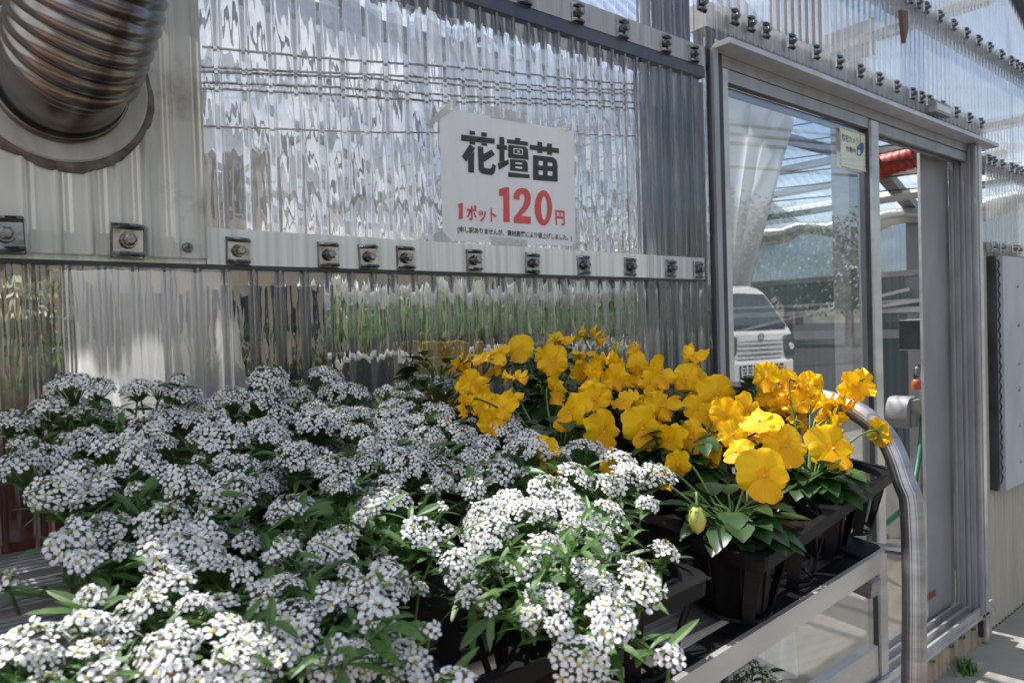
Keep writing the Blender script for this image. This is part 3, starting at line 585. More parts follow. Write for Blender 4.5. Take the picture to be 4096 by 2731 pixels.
# rolled film along the side wall
b = MB(); pts = []
for i in range(90):
    y = .3 + i * .1; pts.append((4.63 + .01 * math.sin(i * 1.3), y, 1.815 - .03 * abs(math.sin(i * .5)) + .01 * math.sin(i * 2.1)))
b.tube(pts, [.055 + .012 * math.sin(i * .9) for i in range(90)], 10)
tag(b.build('film_roll', 'film_roll', smooth=True), 'long white plastic film rolled up along the side wall under the eave', 'film roll')
pts = []; b = MB()
for i in range(60):
    x = .2 + i * .075; pts.append((x, 3.1 + .02 * math.sin(i), 1.40 + .018 * math.sin(i * 1.9)))
b.tube(pts, [.045 + .015 * math.sin(i * 1.25) for i in range(60)], 10)
tag(b.build('film_roll', 'film_roll', smooth=True), 'crumpled white film roll hanging above the plant bench inside', 'film roll')

pm = thing('water_pump', 'grey control box and pump with chrome pipe and orange valve inside the doorway', 'pump', onY(3660, 2050, .55))
b = MB(); p = onY(3640, 1278, .55); q = onY(3700, 1395, .55); b.box((p.x, .5, q.z), (p.x + .16, .6, p.z)); b.build('control_box', 'white_plastic', pm)
b = MB(); b.box((p.x - .006, .495, q.z + .005), (p.x - .001, .6, p.z - .005)); b.build('box_lid', 'alu_dark', pm)
b = MB(); a = onY(3690, 1000, .55); c = onY(3690, 2000, .55); b.tube([a, c], .012, 10); b.build('riser_pipe', 'alu_dull', pm, smooth=True)
b = MB(); b.tube(smooth_path([onY(3668, 1530, .55), onY(3668, 1490, .55), onY(3675, 1470, .55), onY(3700, 1465, .55)], 5), .014, 10); b.build('elbow', 'steel_chrome', pm, smooth=True)
b = MB(); p = onY(3666, 1540, .55); b.lathe([(.024, -.02), (.026, .0), (.022, .022), (.014, .03)], p, 14, close=True); b.build('valve', 'orange_plastic', pm, smooth=True)
b = MB(); p = onY(3600, 1660, .56); pts = [Vector((p.x + .02 + .06 * (1 - math.cos(t * PI / 2)), .56, p.z - .02 + .10 * math.sin(t * PI / 2))) for t in [i / 10 for i in range(11)]]
b.prism([(q.x, .54, q.z) for q in pts] + [(pts[-1].x + .06, .54, pts[-1].z), (pts[-1].x + .06, .54, pts[0].z - .05), (pts[0].x + .03, .54, pts[0].z - .05)], (0, .1, 0)); b.build('tank', 'grey_paint', pm)
b = MB(); p = onY(3650, 1600, .53); b.box((p.x, .52, p.z - .13), (p.x + .07, .538, p.z + .0)); b.build('motor', 'alu_dull', pm)
b = MB(); b.tube(smooth_path([onY(3690, 1660, .5), onY(3680, 1800, .48), onY(3640, 1990, .45), onY(3560, 2080, .42), onY(3480, 2130, .40), onZ(3420, 2200, .13), onZ(3300, 2100, .13), onZ(3200, 2140, .13)], 8), .012, 8)
tag(b.build('garden_hose', 'hose_green', smooth=True), 'green garden hose running down from the pump across the floor', 'hose')
b = MB(); p = onY(3555, 1950, .62); n = 40
b.lathe([(.05 + .006 * (i % 2), -.42 + i * .012) for i in range(n)], (p.x, .62, p.z + .05), 18)
tag(b.build('ribbed_duct', 'white_plastic', smooth=True), 'white ribbed air duct standing beside the green hose', 'duct')
# pebbles and weeds by the inner floor edge
b = MB()
for i in range(26):
    p = onZ(3520 + rnd.uniform(-40, 130), 2060 + rnd.uniform(-40, 90), .12); r_ = rnd.uniform(.012, .03)
    b.lathe([(r_ * .6, 0), (r_, r_ * .4), (r_ * .7, r_ * .8), (0.001, r_)], p, 8)
tag(b.build('pebbles', 'concrete', smooth=True), 'pale pebbles scattered by the inner floor edge', 'pebbles', kind='stuff')
def weed(x, y, n, h, label):
    b = MB()
    for i in range(n):
        a = rnd.uniform(0, 2 * PI); l = h * rnd.uniform(.5, 1.2); d = Vector((math.cos(a), math.sin(a), 0)); s = d.cross(Vector((0, 0, 1))) * .003
        p0 = Vector((x + rnd.gauss(0, .02), y + rnd.gauss(0, .012), .004)); p1 = p0 + d * l * .3 + Vector((0, 0, l * .6)); p2 = p0 + d * l * .8 + Vector((0, 0, l * .75))
        b.add([p0 - s, p0 + s, p1 + s, p1 - s, p2], [(0, 1, 2, 3), (3, 2, 4)])
    tag(b.build('weed', 'leaf_alyssum'), label, 'weed')
p = onZ(3790, 2660, 0); weed(p.x, -.05, 34, .05, 'small tuft of grass growing at the foot of the door sill')
weed(3.6, -.08, 70, .12, 'dark tuft of grass below the wall cabinet'); weed(2.62, -.06, 30, .05, 'thin grass tuft near the door sill bolts')

# plants on the bench inside, yellow crates below
b = MB(); b.box((1.2, 2.8, 1.03), (4.4, 3.5, 1.07)); b.box((1.2, 2.78, 1.055), (4.4, 2.80, 1.075), 1); b.box((1.25, 2.79, .125), (4.35, 2.815, 1.054), 2)  # dark skirt panel added to keep the space below the bench dark
for x in (1.3, 2.3, 3.3, 4.3): b.box((x, 2.9, .12), (x + .05, 2.95, 1.03)); b.box((x, 3.4, .12), (x + .05, 3.45, 1.03))
tag(b.build('plant_bench', ['alu_dull', 'rail_white', 'backdrop_dark']), 'long metal bench of green plants inside behind the corrugated wall', 'bench')
bd = MB()
for i in range(260):
    a, e = rnd.uniform(0, 2 * PI), rnd.uniform(-.2, 1.3); r_ = rnd.uniform(.06, .17)
    p = Vector((math.cos(a) * math.cos(e) * r_, math.sin(a) * math.cos(e) * r_, .12 + math.sin(e) * r_ * 1.2)); n = (p - Vector((0, 0, .1))).normalized()
    t1 = n.orthogonal().normalized(); t1 = Matrix.Rotation(rnd.uniform(0, 6.28), 3, n) @ t1; t2 = n.cross(t1); l = rnd.uniform(.02, .035)
    bd.add([p - t1 * l, p + t2 * l * .5, p + t1 * l, p - t2 * l * .5], [(0, 1, 2, 3)])
curtain('inner_film', 'grey plastic film added behind the upper wall panel and the price sign', Vector((.15, .30, 1.80)), Vector((1.75, .30, 1.80)), Vector((.15, .30, 1.36)), Vector((1.75, .30, 1.36)), .30, mat='film_inner', folds=16, amp=.010)  # film added to dim the bright roof seen through the panel
b = MB(); b.box((1.1, 3.75, .12), (4.5, 3.77, 1.62)); tag(b.build('dark_backdrop', 'backdrop_dark'), 'added dark screen standing behind the plant bench inside', 'backdrop')  # backdrop added to darken the view behind the bench plants
curtain('reflection_shape', 'dark navy cloth standing in for people reflected in the wall right of the white curtain', Vector((.325, .16, 1.275)), Vector((.50, .16, 1.275)), Vector((.33, .16, .7)), Vector((.53, .16, .7)), .16, mat='reflection_navy', folds=2, amp=.01)  # dark shape added in place of people reflected in the sheet
ORD = ['first', 'second', 'third', 'fourth', 'fifth', 'sixth', 'seventh', 'eighth', 'ninth', 'tenth', 'eleventh', 'twelfth']
bush0 = None
for i in range(10):
    r0 = thing('bench_plant', f'leafy green plant on the inside bench, {ORD[i]} from the left', 'plant', (1.4 + i * .31, 3.1 + .12 * (i % 2), 1.07), 'green plants on the inside bench')
    if bush0 is None:
        bush0 = bd.build('foliage', 'leaf_far', r0, loc=(0, 0, 0)); pb = MB(); pb.lathe([(.001, 0), (.05, 0), (.07, .1), (.065, .1)], n=14); bpot = pb.build('pot', 'black_plastic', r0, loc=(0, 0, 0))
        bush0.location = bpot.location = (0, 0, 0)
    else:
        for src in (bush0, bpot):
            o = src.copy(); col.objects.link(o); o.parent = r0; o.location = (0, 0, 0)
        o.parent = r0
    r0.rotation_euler.z = rnd.uniform(0, 6); s = rnd.uniform(.85, 1.2); r0.scale = (s, s, s)
for i, sx in enumerate((1630, 1672, 1712, 1757, 1800, 1840)):
    p = onY(sx - 20, 1375 - (i % 2) * 4, .30); b = MB(); b.box((p.x, .30, .12), (p.x + (.016 if i % 3 else .024), .32, p.z)); b.box((p.x - .002, .298, p.z), (p.x + .019, .322, p.z + .004))
    tag(b.build('yellow_post', 'yellow_paint'), f'short yellow post behind the corrugated wall, {ORD[i]} from the left', 'post', 'yellow posts inside the greenhouse')
# left side inside: pale shrub, boards imitating mirrored brick
sh = thing('pale_shrub', 'pale yellow-green shrub in a pot seen through the wall at far left', 'shrub', (onY(300, 1300, .62).x, .62, onY(300, 1300, .62).z - .36))
b = MB()
for i in range(700):
    p = Vector((rnd.gauss(0, .05), rnd.gauss(0, .05), abs(rnd.gauss(.0, .12)))); n = Vector((rnd.gauss(0, 1), rnd.gauss(0, 1), rnd.gauss(.4, 1))).normalized(); t1 = n.orthogonal().normalized(); t2 = n.cross(t1); l = rnd.uniform(.012, .026)
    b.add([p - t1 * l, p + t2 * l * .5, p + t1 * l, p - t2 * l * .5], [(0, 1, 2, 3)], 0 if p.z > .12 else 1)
f_ = b.build('foliage', ['leaf_light', 'leaf_tree'], sh, loc=(0, 0, 0)); f_.location = (0, 0, .25)
b = MB(); b.lathe([(.001, 0), (.05, 0), (.06, .2), (.055, .2)], n=16); f_ = b.build('pot', 'white_plastic', sh, loc=(0, 0, 0)); f_.location = (0, 0, .06)
b = MB(); zt = sh.location.z + .055; xt = sh.location.x; b.box((xt - .3, .45, zt - .04), (xt + .3, .8, zt)); b.box((xt - .28, .5, .12), (xt - .24, .54, zt - .04)); b.box((xt + .24, .5, .12), (xt + .28, .54, zt - .04)); tag(b.build('low_table', 'wood_brown'), 'low brown table under the pale shrub', 'table')
b = MB(); b.box((-.6, 1.3, .12), (.75, 1.33, 1.7)); tag(b.build('brown_board', 'wood_brown'), 'dark brown board standing behind the pale shrub', 'board')
b = MB()
for i in range(7): b.box((-1.1 + i * .2, .03, .12), (-1.105 + i * .2 + .198, .05, 1.10 - .006 * (i % 2)))
tag(b.build('brick_reflection', 'terracotta'), 'terracotta boards standing in for brick paving mirrored in the wall at far left', 'board')  # boards added to imitate the brick path mirrored in the sheet
b = MB(); b.tube([(.19, .7, .12), (.19, .7, 2.6)], .035, 12); b.tube([(.25, .75, .12), (.25, .75, 2.6)], .02, 10); tag(b.build('standing_pipe', 'wood_brown', smooth=True), 'brown upright pipe behind the wall at far left', 'pipe')

# ------------------------------------------------------------------ flue
fx, fz = .118, 1.487
fl = thing('flue_pipe', 'heat-stained corrugated steel flue pipe curving up out of the milky panel', 'flue pipe', (fx, -.02, fz))
path = smooth_path([(fx, -.02, fz), (fx + .003, -.06, fz + .004), (fx + .010, -.10, fz + .028), (fx + .020, -.135, fz + .075), (fx + .026, -.155, fz + .14), (fx + .03, -.165, fz + .22), (fx + .03, -.17, fz + .36), (fx + .03, -.17, fz + .70), (fx + .03, -.17, fz + 1.3)], 44)
b = MB(); nseg = 56; rad = []; run = 0; pts = [path[0]]
for i in range(1, len(path)): pts.append(path[i])
lens = [0]
for i in range(1, len(pts)): lens.append(lens[-1] + (pts[i] - pts[i - 1]).length)
for l in lens:
    if l < .055: rad.append(.0625)
    else:
        t = ((l - .055) % .0125) / .0125; rad.append(.064 + .0045 * max(0, math.sin(PI * t)) ** .7)
b.tube(pts, rad, nseg, caps=False)
for i in range(len(pts)):
    for k in range(nseg):
        q = Vector(b.v[i * nseg + k]); d_ = q - pts[i]; nn = noise.noise((k / nseg * 5, lens[i] * 16, 1.7)) * .0022 + noise.noise((k / nseg * 14, lens[i] * 50, 4.1)) * .0009
        b.v[i * nseg + k] = tuple(q + d_.normalized() * (nn if lens[i] > .05 else 0))
fo = b.build('corrugated_pipe', 'flue_steel', fl, smooth=True)
uvl = fo.data.uv_layers.new(name='UVMap')
for poly in fo.data.polygons:
    for li in poly.loop_indices:
        vi = fo.data.loops[li].vertex_index; k = vi % nseg
        uvl.data[li].uv = (k / nseg, lens[vi // nseg])
b = MB(); b.lathe([(.060, .0), (.068, .001), (.0675, .012), (.065, .013)], (fx, -.027, fz), 48, axis='-y'); b.build('collar', 'flue_steel', fl, smooth=True)
b = MB(); b.lathe([(.087, .0), (.088, .002), (.088, .006), (.086, .008), (.055, .008)], (fx, -.0205, fz), 64, axis='-y'); b.build('flange', 'flange_grey', fl)
b = MB(); n = 90
for k in range(n):
    a = 2 * PI * k / n; ro = .0965 + .005 * noise.noise((math.cos(a) * 3, math.sin(a) * 3, .3)) + .0015 * noise.noise((math.cos(a) * 11, math.sin(a) * 11, 2.3)); h = .008 + .003 * noise.noise((math.cos(a) * 7, math.sin(a) * 7, 5))
    for (r_, y) in ((.083, -.024), (.089, -.0205 - h * .6), (ro - .003, -.0205 - h * .45), (ro, -.0187)): b.v.append((fx + r_ * math.cos(a), y, fz + r_ * math.sin(a)))
for k in range(n):
    k2 = (k + 1) % n
    for j in range(3): b.f.append((k * 4 + j, k2 * 4 + j, k2 * 4 + j + 1, k * 4 + j + 1)); b.m.append(0)
b.build('sealant_ring', 'sealant', fl, smooth=True)

# ------------------------------------------------------------------ writing
def text_obj(body, bold=0.0):
    cu = bpy.data.curves.new('txt', 'FONT'); cu.body = body; cu.size = 1; cu.offset = bold; cu.resolution_u = 3
    o = bpy.data.objects.new('txt', cu); col.objects.link(o)
    dg = bpy.context.evaluated_depsgraph_get(); me = bpy.data.meshes.new_from_object(o.evaluated_get(dg)); bpy.data.objects.remove(o); return me
def text_fit(name, body, box, y, mat, parent, bold=0.0, rot=0.0):
    """writing scaled into box = (x0, z0, x1, z1) on the plane y, reading from -y"""
    me = text_obj(body, bold); xs = [v.co.x for v in me.vertices]; ys = [v.co.y for v in me.vertices]
    x0, x1, y0, y1 = min(xs), max(xs), min(ys), max(ys)
    for v in me.vertices:
        u, w_ = (v.co.x - x0) / (x1 - x0), (v.co.y - y0) / (y1 - y0)
        v.co = (box[0] + (box[2] - box[0]) * u, y, box[1] + (box[3] - box[1]) * w_ + rot * ((u - .5)))
    me.materials.clear(); me.materials.append(M[mat]); o = bpy.data.objects.new(name, me); col.objects.link(o); o.parent = parent
    if parent.type == 'EMPTY': o.location = -parent.location
    return o
SY = -.0078
def sg(x, y): return onY(1650 + x * .43360, 380 + y * .43360, SY)
tlp, trp, brp, blp = sg(245, 113), sg(1490, 337), sg(1505, 1395), sg(280, 1340)
sign = thing('price_sign', 'laminated white price sign with black and red Japanese writing taped to the wall', 'sign', (tlp.x, SY, blp.z))
b = MB(); nu, nv = 24, 12
for j in range(nv + 1):
    for i in range(nu + 1):
        u, v = i / nu, j / nv; p = (tlp * (1 - u) + trp * u) * (1 - v) + (blp * (1 - u) + brp * u) * v
        b.v.append((p.x, SY + .0003 * math.sin(u * 52), p.z))
for j in range(nv):
    for i in range(nu): k = j * (nu + 1) + i; b.f.append((k, k + nu + 1, k + nu + 2, k + 1)); b.m.append(0)
b.build('sheet', 'paper', sign, smooth=True)
def glyph(polys, holes, name, mat, lvl=0):
    b = MB()
    for pl in polys:
        b.add([Vector((sg(*q).x, SY - .0009 - lvl, sg(*q).z)) for q in pl], [tuple(range(len(pl)))])
    for i, pl in enumerate(holes): b.add([Vector((sg(*q).x, SY - .0012 - .0003 * (i >= 100), sg(*q).z)) for q in pl], [tuple(range(len(pl)))], 1)
    b.build(name, [mat, 'paper'], sign)
glyph([[(447, 367), (755, 405), (755, 452), (447, 424)], [(524, 330), (574, 337), (575, 372), (524, 368)], [(524, 432), (574, 438), (576, 462), (524, 456)], [(632, 345), (683, 350), (684, 388), (632, 384)],
       [(632, 445), (684, 450), (686, 472), (632, 466)], [(525, 458), (576, 492), (563, 512), (510, 592), (493, 617), (453, 568)], [(511, 594), (565, 514), (566, 720), (511, 715)],
       [(600, 474), (650, 483), (653, 546), (655, 622), (656, 660), (608, 690)], [(654, 546), (727, 505), (758, 553), (656, 622)], [(608, 690), (656, 660), (665, 675), (710, 682), (728, 672), (735, 635), (768, 655), (760, 700), (750, 728), (730, 741), (660, 732), (625, 718)]], [], 'lettering', 'ink_black')
glyph([[(800, 388), (845, 394), (846, 464), (800, 458)], [(800, 505), (846, 512), (846, 608), (800, 622)], [(775, 457), (870, 470), (870, 512), (775, 500)], [(783, 632), (882, 597), (886, 640), (797, 693)],
       [(943, 396), (992, 402), (992, 424), (943, 418)], [(869, 409), (1062, 435), (1062, 472), (869, 447)], [(880, 462), (1040, 480), (1060, 500), (1070, 600), (880, 580)],
       [(897, 593), (1040, 606), (1060, 630), (1063, 713), (897, 698)], [(880, 713), (1078, 736), (1078, 770), (880, 757)]],
      [[(928, 492), (1015, 502), (1015, 502.9 + 7), (928, 499.9)], [(928, 546), (1015, 556), (1015, 549), (928, 539)], [(928, 499), (936, 500), (936, 541), (928, 540)], [(1007, 508), (1015, 509), (1015, 550), (1007, 549)],
       [(963, 515), (985, 518), (985, 535), (963, 532)], [(945, 622), (1008, 630), (1008, 644), (945, 637)], [(945, 660), (1008, 667), (1008, 684), (945, 676)]], 'lettering', 'ink_black')
glyph([[(1080, 460), (1348, 495), (1348, 540), (1080, 505)], [(1150, 433), (1194, 438), (1194, 474), (1150, 468)], [(1150, 515), (1194, 520), (1194, 540), (1150, 536)], [(1240, 448), (1284, 453), (1284, 486), (1240, 480)], [(1240, 527), (1284, 532), (1284, 556), (1240, 550)],
       [(1110, 555), (1290, 575), (1325, 600), (1336, 650), (1337, 802), (1110, 785)]],
      [[(1160, 610), (1198, 614), (1198, 655), (1160, 650)], [(1243, 625), (1285, 628), (1285, 660), (1243, 656)], [(1160, 698), (1198, 702), (1198, 742), (1160, 737)], [(1243, 705), (1286, 708), (1286, 748), (1243, 744)]], 'lettering', 'ink_black')
glyph([[(420, 1003), (445, 998), (462, 1001), (462, 1140), (455, 1147), (425, 1145), (430, 1048), (420, 1040)]], [], 'lettering', 'ink_red')
glyph([[(797, 873), (850, 851), (890, 854), (895, 1175), (838, 1172), (836, 930), (797, 932)]], [], 'lettering', 'ink_red')
two = ([(930, 960), (935, 910), (960, 872), (1005, 858), (1055, 870), (1083, 910), (1090, 960), (1082, 1010), (1060, 1050), (1000, 1117)], [(985, 966), (988, 930), (998, 914), (1010, 912), (1022, 916), (1030, 936), (1032, 965), (1028, 990), (1010, 1032), (934, 1130)])
ring_o = [(1205 + 80 * math.cos(a), 1043 + 163 * math.sin(a) * (1 - .0) ) for a in [2 * PI * k / 32 for k in range(32)]]
ring_i = [(1212 + 28 * math.cos(a), 1043 + 112 * math.sin(a)) for a in [2 * PI * k / 32 for k in range(32)]]
quads = [[two[0][i], two[0][i + 1], two[1][i + 1], two[1][i]] for i in range(9)] + [[(934, 1130), (1000, 1117), (1088, 1124), (1088, 1190), (933, 1180)]]
quads += [[ring_o[k], ring_o[(k + 1) % 32], ring_i[(k + 1) % 32], ring_i[k]] for k in range(32)]
glyph(quads, [], 'lettering', 'ink_red')
def sbox(x0, y0, x1, y1): a, c = sg(x0, y0), sg(x0, y1); return (a.x, c.z, sg(x1, (y0 + y1) / 2 + (x1 - x0) * .06).x, a.z)   # heights read at the left end
text_fit('lettering', 'ポット', sbox(495, 1010, 772, 1158), SY - .0009, 'ink_red', sign, .028)
text_fit('lettering', '円', sbox(1314, 1060, 1402, 1198), SY - .0009, 'ink_red', sign, .028)
text_fit('lettering', '(申し訳ありませんが、資材高騰により値上げしました。)', sbox(412, 1208, 1467, 1276), SY - .0009, 'ink_black', sign, .016)
def tape(pts):
    b = MB(); b.prism([Vector((sg(*q).x, SY - .0016, sg(*q).z)) for q in pts], (0, .0004, 0)); b.build('tape', 'tape', sign)
tape([(115, 270), (270, 130), (380, 30), (415, 100), (250, 225), (160, 312)]); tape([(708, 105), (1030, 172), (1045, 262), (715, 205)]); tape([(1330, 290), (1350, 235), (1440, 325), (1420, 345)])
tape([(1490, 440), (1540, 470), (1560, 530), (1535, 565), (1492, 560)]); tape([(178, 1320), (245, 1225), (395, 1380), (330, 1428), (290, 1418)]); tape([(718, 1300), (1052, 1335), (1052, 1440), (720, 1420)]); tape([(1505, 1320), (1560, 1365), (1480, 1465), (1460, 1420)])

# sticker on the door glass
GY = .004
def st(x, y): return onY(3300 + x * .14029, 480 + y * .14029, GY)
sk = thing('camera_sticker', 'pale yellow security camera notice with blue writing stuck inside the door glass', 'sticker', (st(430, 190).x, GY, st(450, 1330).z))
b = MB(); b.prism([st(430, 190), st(1165, 420), st(1180, 1490), st(450, 1330)], (0, .001, 0)); b.build('sheet', 'sticker_yellow', sk)
b = MB()
def sq(x, y, d=.0006): p = st(x, y); return Vector((p.x, GY - d, p.z))
for i in range(11):
    x = 460 + i * 63; y = 215 + i * 20; b.add([sq(x, y + 30), sq(x + 20, y), sq(x + 48, y + 14), sq(x + 28, y + 44)], [(0, 1, 2, 3)])
    y = 1320 + i * 14.5; b.add([sq(x, y + 25), sq(x + 20, y), sq(x + 48, y + 10), sq(x + 28, y + 36)], [(0, 1, 2, 3)])
for i in range(9):
    y = 330 + i * 110; b.add([sq(424, y), sq(440, y), sq(445, y + 60), sq(430, y + 60)], [(0, 1, 2, 3)]); y += 110; b.add([sq(1140, y), sq(1162, y - 10), sq(1166, y + 55), sq(1145, y + 65)], [(0, 1, 2, 3)])
b.add([sq(988, 430), sq(1008, 436), sq(1012, 660), sq(992, 655)], [(0, 1, 2, 3)])
b.add([sq(905, 780), sq(1000, 650), sq(1090, 660), sq(1105, 800), sq(1090, 900), sq(1010, 1035), sq(912, 1015)], [tuple(range(7))])
b.build('marks', 'ink_blue', sk)
b = MB(); b.add([sq(962 + 38 * math.cos(a), 930 + 75 * math.sin(a), .0009) for a in [2 * PI * k / 18 for k in range(18)]], [tuple(range(18))])
b.add([sq(470, 970), sq(1110, 1090), sq(1115, 1190), sq(475, 1090)], [(0, 1, 2, 3)]); b.add([sq(475, 1120), sq(1115, 1220), sq(1118, 1360), sq(478, 1240)], [(0, 1, 2, 3)]); b.build('blank_lines', 'sticker_white', sk)
def skbox(x0, y0, x1, y1): a, c = st(x0, y0), st(x0, y1); return (a.x, c.z, st(x1, (y0 + y1) / 2 + (x1 - x0) * .2).x, a.z)
text_fit('lettering', '防犯カメラ', skbox(482, 385, 945, 595), GY - .0006, 'ink_blue', sk, .012)
text_fit('lettering', '作動中', skbox(592, 722, 880, 912), GY - .0006, 'ink_blue', sk, .012)

# ------------------------------------------------------------------ display cart
CR = R(4)
def shelf_z(y): return .893 + .144 * (y + .6)
cart = thing('display_cart', 'aluminium plant cart with fluted tube hoop and slatted shelf', 'cart', (.2, -.3, 0))
def sweep(name, pts, r, mat):
    prof = [1.0 if k % 3 else .982 for k in range(66)]
    b = MB(); b.tube(pts, r, 66, prof=prof); return b.build(name, mat, cart)
hp = [(.780, -.602, 0), (.842, -.600, .4), (.902, -.592, .78), (.930, -.582, .95), (.935, -.572, .99), (.942, -.550, 1.040), (.948, -.515, 1.070), (.957, -.465, 1.0855), (.968, -.40, 1.089), (.985, -.28, 1.089), (1.01, -.10, 1.089), (1.018, -.055, 1.083), (1.02, -.035, 1.06), (1.02, -.033, .9), (1.02, -.033, 0)]
sweep('hoop_tube', smooth_path(hp, 10), .0135, 'aluminium')
hp2 = [(p[0] - 1.55, p[1] - .02, p[2]) for p in hp]
sweep('hoop_tube', smooth_path(hp2, 10), .0145, 'aluminium')
pr = onY(3541, 2197, -.558); pl = onY(2801, 2663, -.578); d = (pr - pl).normalized()
pl2 = pl - d * .95
b = MB(); hv = Vector((0, 0, .0245)); wv = Vector((0, .006, 0))
b.add([pl2, pr, pr - hv, pl2 - hv, pl2 + wv, pr + wv, pr - hv + wv, pl2 - hv + wv], [(0, 3, 2, 1), (4, 5, 6, 7), (0, 1, 5, 4), (1, 2, 6, 5), (2, 3, 7, 6), (3, 0, 4, 7)])
b.add([pl2 + wv - Vector((0, 0, .001)), pr + wv - Vector((0, 0, .001)), pr + Vector((0, .03, -.001)), pl2 + Vector((0, .03, -.001))], [(0, 1, 2, 3)], 1)
b.build('front_bar', ['alu_satin', 'black_tray'], cart)
b = MB(); c = pr + Vector((.004, .02, -.010)); pts = [pr + Vector((-.05, .006, .001)), pr + Vector((0, .006, .001)), pr + Vector((.012, .015, .001)), pr + Vector((.016, .03, .001)), pr + Vector((.012, .10, .014)), pr + Vector((-.05, .10, .014))]
b.prism(pts, (0, 0, -.018)); b.build('corner_cap', 'black_tray', cart)
b = MB(); b.tube([pr + Vector((.01, .05, -.005)), (.935, -.575, .905)], .006, 8); b.build('strut', 'aluminium', cart)
for i in range(7):                                # ribbed shelf planks with gaps
    y0 = -.535 + i * .075; b = MB(); n = 7; x0, x1 = -.62, .985 if i > 1 else .93
    for k in range(n):
        ya = y0 + k * .0086; za = shelf_z(ya); b.box((x0, ya, za - .012), (x1, ya + .0078, za)); b.box((x0, ya + .0079, za - .012), (x1, ya + .0085, za - .002))
    b.box((x0, y0 - .0005, shelf_z(y0) - .026), (x1, y0 + .0045, shelf_z(y0) - .0125)); b.build('shelf_plank', 'aluminium', cart)
for x in (-.6, .2, .9):
    b = MB(); b.bar((x, -.55, shelf_z(-.55) - .04), (x, -.03, shelf_z(-.03) - .04), .025, .02); b.build('cross_bar', 'aluminium', cart)
b = MB(); b.box((-.62, -.54, .60), (.9, -.06, .612)); b.build('lower_shelf', 'aluminium', cart)

